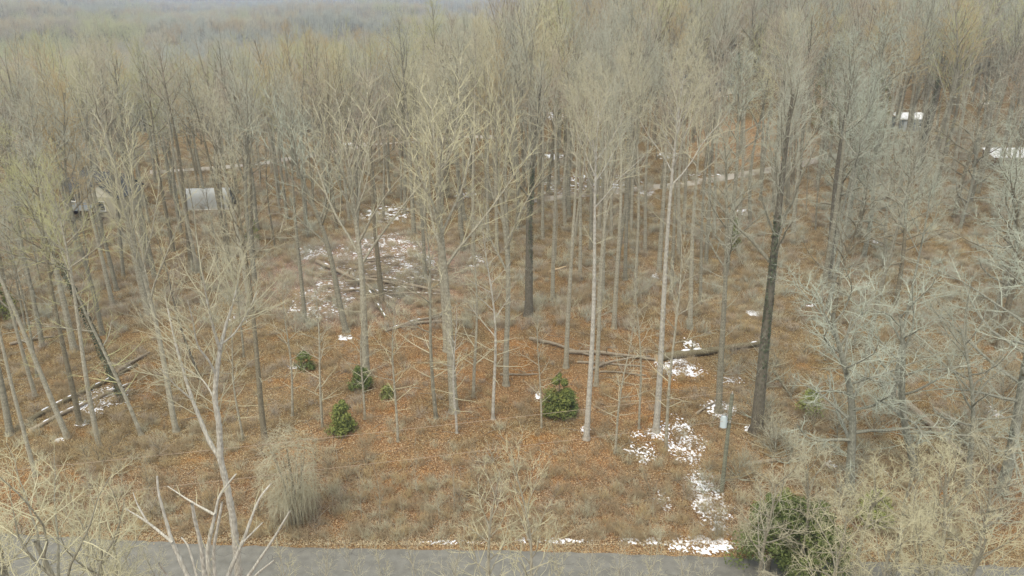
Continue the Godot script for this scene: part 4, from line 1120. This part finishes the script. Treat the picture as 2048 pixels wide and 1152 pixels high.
func logs() -> void:
	var table := [
		[1.88, 75.64, 8.03, 71.78, 0.178, "log_bark", "pale thin fallen trunk leading to the long log pile", "", false, 0.15],
		[5.59, 72.66, 14.25, 71.13, 0.200, "log_bark", "split pale log lying in the middle of the long log line", "", false, 0.15],
		[14.25, 71.13, 25.73, 74.70, 0.404, "mossy_bark", "thick mossy fallen log ending at the largest dark tree", "", true, 0.10],
		[7.53, 69.04, 13.80, 72.00, 0.123, "log_bark", "thin pale pole resting across the split log", "", false, 0.30],
		[8.45, 68.64, 12.72, 67.64, 0.095, "log_bark", "thin broken branch on the floor below the split log", "", false, 0.05],
		[6.45, 70.70, 12.92, 69.55, 0.122, "log_bark", "pale pole lying along the near side of the split log", "", false, 0.05],
		[-41.51, 59.73, -36.69, 70.28, 0.207, "mossy_bark", "upper of two long parallel logs lying on snow", "", true, 0.10],
		[-40.54, 58.39, -35.72, 66.67, 0.178, "log_bark", "lower of two long parallel logs lying on snow", "", true, 0.10],
		[-38.08, 69.04, -36.56, 72.88, 0.173, "log_bark", "short log continuing uphill from the paired logs", "", false, 0.10],
		[18.37, 53.43, 23.33, 54.31, 0.177, "log_bark", "single pale log lying alone below the largest dark tree", "", false, 0.05],
		[34.42, 66.48, 35.81, 52.44, 0.341, "log_bark", "long thick diagonal log in the lichened thicket", "", false, 0.20],
		[37.26, 61.80, 39.44, 54.04, 0.209, "log_bark", "slimmer diagonal log beside the long thick one in the thicket", "", false, 0.20],
		[37.38, 54.17, 37.15, 51.41, 0.116, "log_bark", "short log end under the outward-leaning lichened tree", "", false, 0.10],
		[25.29, 69.04, 25.37, 64.25, 0.141, "mossy_bark", "dark fallen branch just behind the largest dark tree", "", false, 0.10],
		[16.03, 60.96, 18.52, 63.00, 0.110, "log_bark", "reddish fallen limb touching the ring of snow", "", false, 0.10],
		[-25.48, 98.61, -13.64, 86.26, 0.279, "log_bark", "pale snow-topped trunk at the top of the brush tangle", "", true, 0.30],
		[-18.72, 91.91, -13.91, 80.92, 0.292, "mossy_bark", "dark short log slanting down through the brush tangle", "", true, 0.20],
		[-13.63, 78.33, -6.51, 82.54, 0.165, "log_bark", "pale pole below the brush tangle", "", true, 0.20],
		[-12.16, 79.35, -4.90, 80.65, 0.164, "log_bark", "grey log lying behind the thickest pale trunk", "", false, 0.10],
		[-1.15, 68.24, 2.49, 68.44, 0.096, "log_bark", "thin pale branch lying by the round evergreen", "", false, 0.05],
		[4.71, 95.34, 6.98, 97.13, 0.160, "cut_wood", "short bright broken log beside the lone ivy-wrapped tree", "", false, 0.05],
		[-51.77, 74.70, -48.27, 76.84, 0.157, "log_bark", "grey log in the wood above the leaning trees", "", false, 0.10],
		[-53.70, 79.87, -47.98, 78.84, 0.163, "log_bark", "weathered log near the green shrub above the paired logs", "", false, 0.10],
		[-21.24, 95.34, -17.29, 98.61, 0.161, "log_bark", "short log on the far side of the brush tangle", "", true, 0.10],
		[-18.87, 92.75, -13.12, 91.91, 0.155, "log_bark", "grey branch log lying within the brush tangle", "logs of the brush tangle", false, 0.40],
		[-16.24, 92.58, -11.21, 89.64, 0.214, "log_bark", "grey branch log lying within the brush tangle", "logs of the brush tangle", true, 0.40],
		[-16.12, 87.92, -7.43, 87.46, 0.148, "log_bark", "grey branch log lying within the brush tangle", "logs of the brush tangle", true, 0.40],
		[-20.20, 92.25, -12.05, 89.64, 0.183, "log_bark", "grey branch log lying within the brush tangle", "logs of the brush tangle", false, 0.40],
		[-16.09, 89.64, -9.28, 89.64, 0.151, "log_bark", "grey branch log lying within the brush tangle", "logs of the brush tangle", true, 0.20],
		[-15.26, 91.42, -7.07, 87.31, 0.210, "log_bark", "grey branch log lying within the brush tangle", "logs of the brush tangle", false, 0.40],
		[-17.59, 91.75, -11.54, 90.44, 0.183, "log_bark", "grey branch log lying within the brush tangle", "logs of the brush tangle", false, 0.20],
		[-20.28, 89.17, -13.20, 88.70, 0.180, "log_bark", "grey branch log lying within the brush tangle", "logs of the brush tangle", true, 0.20],
		[-13.72, 92.25, -7.83, 91.25, 0.215, "log_bark", "grey branch log lying within the brush tangle", "logs of the brush tangle", true, 0.40],
	]
	for a in table:
		log_thing(Vector2(a[0], a[1]), Vector2(a[2], a[3]), a[4], a[5], a[6], a[7], a[8], a[9])
	# tangle of broken branches in the snowy clearing
	var b := Buf.new()
	for k in 420:
		var a := rng.randf() * TAU
		var reach := sqrt(rng.randf())
		var x := clearing.x + 3.5 + cos(a) * reach * 8.5
		var d := clearing.y - 3.0 + sin(a) * reach * 7.0
		var turn := rng.randfn(0.1, 0.45)
		var l := rng.randf_range(1.0, 4.5)
		var off := Vector2(cos(turn), sin(turn)) * l * 0.5
		var up := rng.randf_range(0.05, 0.7) * (1.0 - reach * 0.6)
		var p0 := on_ground(x - off.x, d - off.y, up * rng.randf_range(0.4, 1.0))
		var p1 := on_ground(x, d, up + rng.randf_range(0.0, 0.15))
		var p2 := on_ground(x + off.x, d + off.y, up * rng.randf_range(0.4, 1.2))
		var r := rng.randf_range(0.012, 0.055)
		tube(b, PackedVector3Array([p0, p1, p2]), PackedFloat32Array([r, r * 0.9, 0.0]), 5)
	var o := part("brush_pile", b.mesh(mats["log_bark"]), self)
	tag(o, "tangle of broken branches lying in the snowy clearing", "brush", "", "stuff")

# ---------------------------------------------------------------- snow
func snow_patch(cx: float, cd: float, rx: float, rd: float, cover: float, label: String) -> void:
	var cell := 0.07 if cd < 74.0 else 0.12 if cd < 108.0 else 0.24
	var nx := int(ceil(2.0 * rx * 1.25 / cell))
	var nd := int(ceil(2.0 * rd * 1.25 / cell))
	var val := PackedFloat32Array()
	val.resize((nx + 1) * (nd + 1))
	var scale := 3.3 if cd < 74.0 else 2.0 if cd < 108.0 else 1.1
	for j in nd + 1:
		var d := cd + (2.0 * j / nd - 1.0) * rd * 1.25
		for k in nx + 1:
			var x := cx + (2.0 * k / nx - 1.0) * rx * 1.25
			var q := Vector2((x - cx) / rx, (d - cd) / rd).length()
			var v := 0.85 * fine.get_noise_2d(x * scale, d * scale * 0.8) + 0.5 * fine.get_noise_2d(x * scale * 3.1 + 20.0, d * scale * 2.4) + 0.5 * fine.get_noise_2d(x * 0.55 + 70.0, d * 0.55)
			v += (cover - 0.62) * 1.1 - 1.6 * maxf(0.0, q - 0.55)
			val[j * (nx + 1) + k] = v
	var st := SurfaceTool.new()
	st.begin(Mesh.PRIMITIVE_TRIANGLES)
	st.set_smooth_group(0)
	var any := false
	for j in nd:
		for k in nx:
			for half in 2:
				var ids := [[j, k], [j + 1, k], [j, k + 1]] if half == 0 else [[j, k + 1], [j + 1, k], [j + 1, k + 1]]
				var vs := [val[ids[0][0] * (nx + 1) + ids[0][1]], val[ids[1][0] * (nx + 1) + ids[1][1]], val[ids[2][0] * (nx + 1) + ids[2][1]]]
				if vs[0] <= 0.0 and vs[1] <= 0.0 and vs[2] <= 0.0: continue
				var poly := []
				for e in 3:
					var f := (e + 1) % 3
					var p := Vector2(cx + (2.0 * ids[e][1] / nx - 1.0) * rx * 1.25, cd + (2.0 * ids[e][0] / nd - 1.0) * rd * 1.25)
					var q := Vector2(cx + (2.0 * ids[f][1] / nx - 1.0) * rx * 1.25, cd + (2.0 * ids[f][0] / nd - 1.0) * rd * 1.25)
					if vs[e] > 0.0: poly.append(on_ground(p.x, p.y, 0.02 + minf(vs[e], 0.5) * 0.07))
					if (vs[e] > 0.0) != (vs[f] > 0.0):
						var m: Vector2 = p.lerp(q, vs[e] / (vs[e] - vs[f]))
						poly.append(on_ground(m.x, m.y, 0.004))
				for e in range(1, poly.size() - 1):
					any = true
					st.add_vertex(poly[0]); st.add_vertex(poly[e]); st.add_vertex(poly[e + 1])
	if not any: return
	st.index()
	st.generate_normals()
	var o := MeshInstance3D.new()
	o.mesh = st.commit()
	o.material_override = mats["snow"]
	o.name = numbered("snow_patch")
	add_child(o)
	tag(o, label, "snow", "melting snow patches", "stuff")

func snow() -> void:
	for a in [
		[14.37, 49.16, 1.68, 5.36, 0.66, "snow strip beside the transformer pole"],
		[12.68, 44.19, 2.87, 1.34, 0.70, "broad snow cover by the roadside below the pole"],
		[9.02, 44.48, 2.37, 0.63, 0.55, "thin snow on the verge leading to the pole"],
		[2.58, 44.48, 3.73, 0.47, 0.60, "snow line along the road verge"],
		[-4.19, 44.32, 2.88, 0.36, 0.55, "thin snow line on the road verge below the thickest tree"],
		[11.03, 49.13, 0.95, 2.15, 0.42, "broken snow patch on the bank above the verge"],
		[18.32, 61.86, 1.76, 2.21, 0.68, "ring of snow around the grey-brown tree"],
		[16.30, 69.57, 2.91, 3.09, 0.58, "snow below the mossy log"],
		[18.61, 74.76, 1.24, 2.33, 0.58, "snow at the foot of the pale tree behind the mossy log"],
		[12.37, 58.43, 1.68, 1.70, 0.50, "snow at the foot of the smooth whitish tree"],
		[14.20, 56.99, 2.26, 4.81, 0.52, "broken snow between the whitish tree and the pole"],
		[10.81, 56.12, 2.03, 3.62, 0.44, "faint snow beside the thin crooked tree"],
		[6.24, 58.57, 0.59, 1.24, 0.60, "small snow spot at the whitish tree"],
		[27.28, 82.97, 1.01, 1.11, 0.85, "snow spot behind the largest dark tree"],
		[34.34, 85.09, 0.69, 0.73, 0.80, "small snow spot by the thicket edge"],
		[36.64, 121.28, 1.26, 2.32, 0.75, "snow spot beside the greyish tree"],
		[51.49, 107.13, 0.77, 1.68, 0.75, "small snow spot in the grey wood"],
		[18.01, 94.30, 0.57, 1.04, 0.85, "snow spot at a pale bole behind the log"],
		[-12.99, 96.39, 4.46, 9.83, 0.62, "heavy snow in the clearing behind the brush tangle"],
		[-18.19, 101.75, 9.29, 13.68, 0.48, "patchy snow across the clearing"],
		[-19.89, 120.94, 5.48, 6.99, 0.55, "snow streaks beyond the clearing"],
		[-4.91, 100.29, 1.59, 4.24, 0.60, "snow spot between the clearing and the lone ivy tree"],
		[-27.18, 103.24, 3.06, 4.06, 0.60, "snow on the far edge of the clearing"],
		[-21.87, 87.37, 5.85, 9.04, 0.46, "snow dusting on the chip-covered ground"],
		[-37.12, 63.71, 3.15, 3.73, 0.50, "snow around the paired logs"],
		[-36.68, 59.50, 0.68, 0.72, 0.85, "snow at the foot of the brown tree by the logs"],
		[-37.22, 57.03, 0.50, 0.52, 0.85, "small snow spot below the paired logs"],
		[13.64, 137.12, 13.12, 11.07, 0.46, "snow flecks along the gravel drive"],
		[22.72, 132.91, 2.22, 2.75, 0.75, "bright snow spot at the gravel drive"],
		[31.58, 158.13, 4.00, 3.98, 0.50, "snow at the lower side of the tan field"],
		[24.93, 53.50, 0.63, 0.67, 0.75, "snow by the single pale log"],
		[28.62, 52.51, 0.62, 0.78, 0.66, "snow at the foot of the lichened thicket"],
		[42.17, 61.40, 0.61, 1.34, 0.70, "snow beneath the diagonal logs"],
		[8.72, 160.48, 2.64, 3.92, 0.75, "snow patches behind the clearing trees"],
		[-17.64, 76.86, 0.95, 1.22, 0.75, "curved snow bank at the leaning grey tree"],
		[-7.96, 131.58, 2.54, 3.13, 0.55, "far snow streak behind the fan-crowned trees"],
		[2.37, 64.45, 0.41, 1.45, 0.60, "snow strip beside the round evergreen"],
		[20.15, 58.87, 0.51, 0.63, 0.75, "snow at the foot of the largest dark tree"],
		[20.54, 67.08, 2.36, 1.55, 0.38, "thin snow before the largest dark tree"],
		[34.30, 143.04, 10.03, 3.02, 0.36, "snow flecks on the verge of the gravel drive"],
		[11.01, 206.40, 2.82, 8.08, 0.60, "pale snow beyond the tan grass"],
		[-36.92, 187.96, 4.70, 6.01, 0.60, "snow edge along the gravel lane"],
		[-21.13, 69.77, 1.17, 0.83, 0.45, "snow near the low dull green shrub"],
		[1.50, 85.11, 0.58, 1.45, 0.50, "snow at the foot of the lone ivy tree"],
		[-30.02, 80.95, 1.66, 1.60, 0.35, "faint snow before the fan-crowned tree"],
	]:
		snow_patch(a[0], a[1], a[2], a[3], a[4], a[5])

# ---------------------------------------------------------------- loose leaves, sticks and low brush
func floor_cover() -> void:
	var r := RandomNumberGenerator.new()
	r.seed = 8
	var b := Buf.new()
	for q in [Vector3(-0.5, 0.25, 0), Vector3(0, 0.0, -0.3), Vector3(0.5, 0.22, 0.05), Vector3(0, 0.05, 0.3)]:
		b.v.append(q)
		b.n.append(Vector3.UP)
	b.i = PackedInt32Array([0, 1, 3, 3, 1, 2])
	var leaf := StandardMaterial3D.new()
	leaf.resource_name = "fallen_leaf"
	leaf.vertex_color_use_as_albedo = true
	leaf.roughness = 0.85
	leaf.metallic_specular = 0.2
	leaf.cull_mode = BaseMaterial3D.CULL_DISABLED
	var mesh := b.mesh(leaf)
	var where := []
	var colors := PackedColorArray()
	var tones := [Color(0.45, 0.31, 0.17), Color(0.36, 0.255, 0.145), Color(0.49, 0.39, 0.24), Color(0.26, 0.19, 0.115), Color(0.55, 0.465, 0.33), Color(0.42, 0.30, 0.13), Color(0.16, 0.12, 0.08)]
	for k in 170000:
		var d := 44.0 + 76.0 * pow(r.randf(), 1.3)
		var x := r.randf_range(-0.72, 0.72) * d
		if d < road_edge(x) + 0.1 and r.randf() < 0.985: continue
		var near_zone := zone_color(x, d)
		var c: Color = tones[r.randi() % 7]
		c = c.lerp(near_zone, 0.68) * r.randf_range(0.85, 1.2)
		var s := r.randf_range(0.08, 0.15)
		where.append(Transform3D(Basis(Vector3(1, 0, 0), r.randf_range(-0.6, 0.6)) * Basis(Vector3.UP, r.randf() * TAU) * Basis.from_scale(Vector3(s, s, s)), on_ground(x, d, 0.02 + r.randf() * 0.05)))
		colors.append(c)
	var o := copies("fallen_leaves", mesh, where, self, null, colors)
	tag(o, "rust and tan fallen leaves covering the woodland floor", "leaves", "", "stuff")
	# sticks on the floor
	var st := Buf.new()
	for k in 2600:
		var d := 46.0 + 80.0 * pow(r.randf(), 1.2)
		var x := r.randf_range(-0.72, 0.72) * d
		if d < road_edge(x) + 1.0: continue
		var l := r.randf_range(0.4, 2.8)
		var turn := r.randf() * TAU
		var off := Vector2(cos(turn), sin(turn)) * l * 0.5
		var rr := r.randf_range(0.008, 0.026)
		tube(st, PackedVector3Array([on_ground(x - off.x, d - off.y, 0.04), on_ground(x + r.randf_range(-.1, .1), d, 0.10), on_ground(x + off.x, d + off.y, 0.05)]), PackedFloat32Array([rr, rr, 0.0]), 4)
	var o2 := part("fallen_sticks", st.mesh(mats["log_bark"]), self)
	tag(o2, "scattered broken sticks and twigs on the leaf litter", "sticks", "", "stuff")
	# fine low brush
	var clump := Buf.new()
	for k in 46:
		var a := r.randf() * TAU
		var p := Vector3(cos(a), 0, sin(a)) * r.randf() * 0.5
		var dir := Vector3(r.randf_range(-.7, .7), 1.0, r.randf_range(-.7, .7)).normalized()
		var l := r.randf_range(0.35, 1.0)
		var q := p + dir * l * 0.5
		var e := q + (dir + Vector3(r.randf_range(-.6, .6), r.randf_range(-.3, .3), r.randf_range(-.6, .6))) * l * 0.5
		tube(clump, PackedVector3Array([p, q, e]), PackedFloat32Array([0.006, 0.005, 0.0]), 3)
		tube(clump, PackedVector3Array([q, q + (dir + Vector3(r.randf_range(-.9, .9), 0, r.randf_range(-.9, .9))) * l * 0.4]), PackedFloat32Array([0.005, 0.0]), 3)
	var kinds := {"brush": [], "rust": [], "pink": [], "grey": [], "beige": []}
	for k in 7500:
		var d := 44.5 + 95.0 * pow(r.randf(), 1.4)
		var x := r.randf_range(-0.72, 0.72) * d
		if d < road_edge(x) + 0.7: continue
		var open_floor := 1.0 if (d > 54.0 and d < 82.0 and absf(x + 1.0) < 21.0) else 0.0
		if r.randf() < open_floor * 0.55: continue
		var s := r.randf_range(0.6, 1.5)
		if d < 55.0 and r.randf() < 0.15: continue
		kinds[["brush", "rust", "brush", "beige" if d < 60.0 else "pink"][r.randi() % 4]].append(Transform3D(Basis(Vector3.UP, r.randf() * TAU) * Basis.from_scale(Vector3(s, s * r.randf_range(0.6, 1.2), s)), on_ground(x, d)))
	for k in 5000:
		var d := r.randf_range(78.0, 175.0)
		var x := r.randf_range(-0.72, 0.72) * d
		var s := r.randf_range(0.9, 2.2)
		kinds[["pink", "grey", "brush", "beige"][r.randi() % 4]].append(Transform3D(Basis(Vector3.UP, r.randf() * TAU) * Basis.from_scale(Vector3(s, s * r.randf_range(0.7, 1.3), s)), on_ground(x, d)))
	var brush := thing("undergrowth", Vector3.ZERO, "fine leafless brush growing low over the woodland floor", "undergrowth")
	tag(brush, "", "", "", "stuff")
	for k in kinds:
		copies("brush", clump.mesh(mats["twig_" + k]), kinds[k], brush)

# ---------------------------------------------------------------- buildings
func gable_roof(parent: Node, long: float, deep: float, rise: float, y: float, mat: Material, over := 0.5) -> void:
	# two slabs, the ridge running along x
	for s in [-1.0, 1.0]:
		var half: float = deep / 2.0 + over
		var slope := atan2(rise, deep / 2.0)
		var o := box_part("roof", parent, Vector3(long + 2.0 * over, 0.16, half / cos(slope)), Vector3(0, y + rise / 2.0 - over * 0.5 * tan(slope) + 0.08, s * half / 2.0), mat)
		o.rotation.x = s * slope
	for s in [-1.0, 1.0]:
		var g := PrismMesh.new()
		g.size = Vector3(deep, rise, 0.12)
		var o := part("gable", g, parent, mats["cream_siding"])
		o.position = Vector3(s * (long / 2.0 - 0.06), y + rise / 2.0, 0)
		o.rotation.y = PI / 2.0

func window(parent: Node, at: Vector3, w: float, h: float, turn := 0.0) -> void:
	var f := box_part("window", parent, Vector3(w + 0.2, h + 0.2, 0.1), at, mats["white_trim"])
	f.rotation.y = turn
	box_part("pane", f, Vector3(w, h, 0.06), Vector3(0, 0, 0.04), mats["window_glass"])
	box_part("sill", f, Vector3(w + 0.35, 0.08, 0.16), Vector3(0, -h / 2.0 - 0.14, 0.06), mats["white_trim"])

func houses() -> void:
	# long low house by the field
	var t := thing("white_house", on_ground(52.29, 226.00), "long low cream house with dark shingle roof beyond the tan field", "house")
	box_part("wall", t, Vector3(17, 3.2, 7.5), Vector3(0, 1.4, 0), mats["cream_siding"])
	gable_roof(t, 17, 7.5, 2.4, 3.0, mats["shingle"])
	for x in [-6.2, -2.6, 5.0]: window(t, Vector3(x, 1.7, 3.78), 1.5, 1.2)
	var door := box_part("door", t, Vector3(1.1, 2.1, 0.12), Vector3(1.2, 1.1, 3.78), mats["brown_wood"])
	box_part("handle", door, Vector3(0.06, 0.06, 0.08), Vector3(0.4, 0, 0.08), mats["grey_metal"])
	box_part("chimney", t, Vector3(0.8, 1.6, 0.8), Vector3(3.0, 5.6, -0.5), mats["brown_wood"])
	box_part("porch_slab", t, Vector3(9, 0.35, 2.6), Vector3(6.5, 0.0, 5.3), mats["white_trim"])
	for k in 4: box_part("porch_post", t, Vector3(0.14, 1.0, 0.14), Vector3(2.4 + 2.7 * k, 0.6, 6.4), mats["white_trim"])
	box_part("railing", t, Vector3(8.3, 0.1, 0.08), Vector3(6.45, 1.1, 6.4), mats["white_trim"])
	# gabled house by the carport, its gable end towards the lane
	t = thing("gabled_house", on_ground(-66.10, 124.73), "grey-roofed house with cream gable end hidden among the bare trees", "house")
	t.rotation.y = -0.35
	box_part("wall", t, Vector3(9, 3.0, 7), Vector3(-1.5, 1.3, -2), mats["grey_siding"])
	var wing := Node3D.new()
	wing.name = "wing"
	t.add_child(wing)
	box_part("wall", wing, Vector3(6, 3.2, 6), Vector3(0, 1.4, 0), mats["tan_siding"])
	gable_roof(wing, 6, 6, 2.2, 3.0, mats["shingle"], 0.35)
	window(wing, Vector3(3.03, 1.6, 0.0), 1.4, 1.3, PI / 2.0)
	wing.position = Vector3(4.2, 0, 1.5)
	wing.rotation.y = -PI / 2.0 + 0.15
	var main_roof := Node3D.new()
	main_roof.name = "main_roof"
	t.add_child(main_roof)
	main_roof.position = Vector3(-1.5, 0, -2)
	gable_roof(main_roof, 9, 7, 2.3, 2.8, mats["shingle"])
	window(t, Vector3(-4.4, 1.5, 1.53), 1.2, 1.1)
	box_part("door", t, Vector3(1.0, 2.05, 0.12), Vector3(-2.8, 1.05, 1.53), mats["brown_wood"])
	box_part("chimney", t, Vector3(0.7, 1.8, 0.7), Vector3(1.2, 5.6, -2), mats["grey_siding"])
	# dark open shed in front of it
	t = thing("open_shed", on_ground(-65.05, 116.93), "small dark open-fronted wooden shed below the gabled house", "shed")
	for s in [-1.0, 1.0]: box_part("wall", t, Vector3(0.12, 2.2, 2.4), Vector3(1.4 * s, 1.0, 0), mats["brown_wood"])
	box_part("wall", t, Vector3(2.7, 2.2, 0.12), Vector3(0, 1.0, -1.15), mats["brown_wood"])
	var sr := box_part("roof", t, Vector3(3.3, 0.12, 3.0), Vector3(0, 2.3, 0), mats["grey_siding"])
	sr.rotation.x = 0.14
	# arched white carport with ribs
	t = thing("arched_carport", on_ground(-49.05, 125.59), "white arched ribbed metal carport standing among the bare trees", "carport")
	t.rotation.y = 0.12
	var b := Buf.new()
	var profile: Array[Vector2] = []
	for k in 19:
		var a := PI * k / 18.0
		profile.append(Vector2(-cos(a) * 2.3, 1.6 + sin(a) * 1.25 * (1.0 if k > 0 and k < 18 else 0.0)))
	profile.insert(0, Vector2(-2.3, 0.0))
	profile.append(Vector2(2.3, 0.0))
	var steps := 40
	for j in steps + 1:
		var x := -3.6 + 7.2 * j / steps
		var rib := 0.09 * (1.0 if j % 2 == 0 else 0.0)
		for q in profile:
			b.v.append(Vector3(x, q.y + rib, -q.x * (1.0 + rib / 2.3)))
			b.n.append(Vector3(0, maxf(q.y - 1.5, 0.02), -q.x).normalized())
	var m := profile.size()
	for j in steps:
		for k in m - 1:
			var p := j * m + k
			b.i.append_array(PackedInt32Array([p, p + 1, p + m, p + 1, p + m + 1, p + m]))
	part("shell", b.mesh(mats["ribbed_metal"]), t)
	box_part("end_panel", t, Vector3(0.05, 2.4, 4.1), Vector3(-3.5, 1.2, 0), mats["ribbed_metal"])
	for s in [-1.0, 1.0]: box_part("base_rail", t, Vector3(7.3, 0.14, 0.12), Vector3(0, 0.05, s * 2.36), mats["white_trim"])
	# white roofed shelter by the yard
	t = thing("white_roof_shelter", on_ground(91.71, 146.35), "open shelter with bright white flat metal roof by the grassy yard", "shelter")
	var roof := box_part("roof", t, Vector3(11.5, 0.12, 4.6), Vector3(2.0, 2.6, 0), mats["white_metal"])
	roof.rotation.x = 0.2
	for k in 12: box_part("roof_seam", roof, Vector3(0.05, 0.06, 4.6), Vector3(-5.3 + 0.96 * k, 0.085, 0), mats["white_metal"])
	for x in [-3.4, 0.3, 4.0, 7.4]:
		for z in [-2.0, 2.0]: box_part("post", t, Vector3(0.14, 2.6 - 0.2 * z, 0.14), Vector3(x, 1.2 - 0.1 * z, z), mats["brown_wood"])
	# grey shed with white roof
	t = thing("grey_shed", on_ground(87.06, 175.71), "grey shed with white roof edge standing under dark evergreens", "shed")
	box_part("wall", t, Vector3(6.2, 2.8, 4), Vector3(0, 1.2, 0), mats["grey_siding"])
	var er := box_part("roof", t, Vector3(6.8, 0.14, 4.8), Vector3(0, 3.0, 0), mats["white_metal"])
	er.rotation.x = 0.16
	window(t, Vector3(1.4, 1.5, 2.03), 0.9, 0.8)
	box_part("door", t, Vector3(1.5, 2.1, 0.1), Vector3(-1.4, 1.05, 2.03), mats["grey_metal"])
	for q in [Vector2(132.45, 225.16), Vector2(119.41, 203.89), Vector2(122.43, 205.25)]:
		var o := box_part("board_sheet", self, Vector3(2.2, 0.08, 1.2), on_ground(q.x, q.y, 0.12), mats["white_trim"])
		o.name = numbered("board_sheet")
		o.rotation.y = q.x
		tag(o, "pale board lying on the grass beyond the white-roofed shelter", "board", "pale boards on the grass")
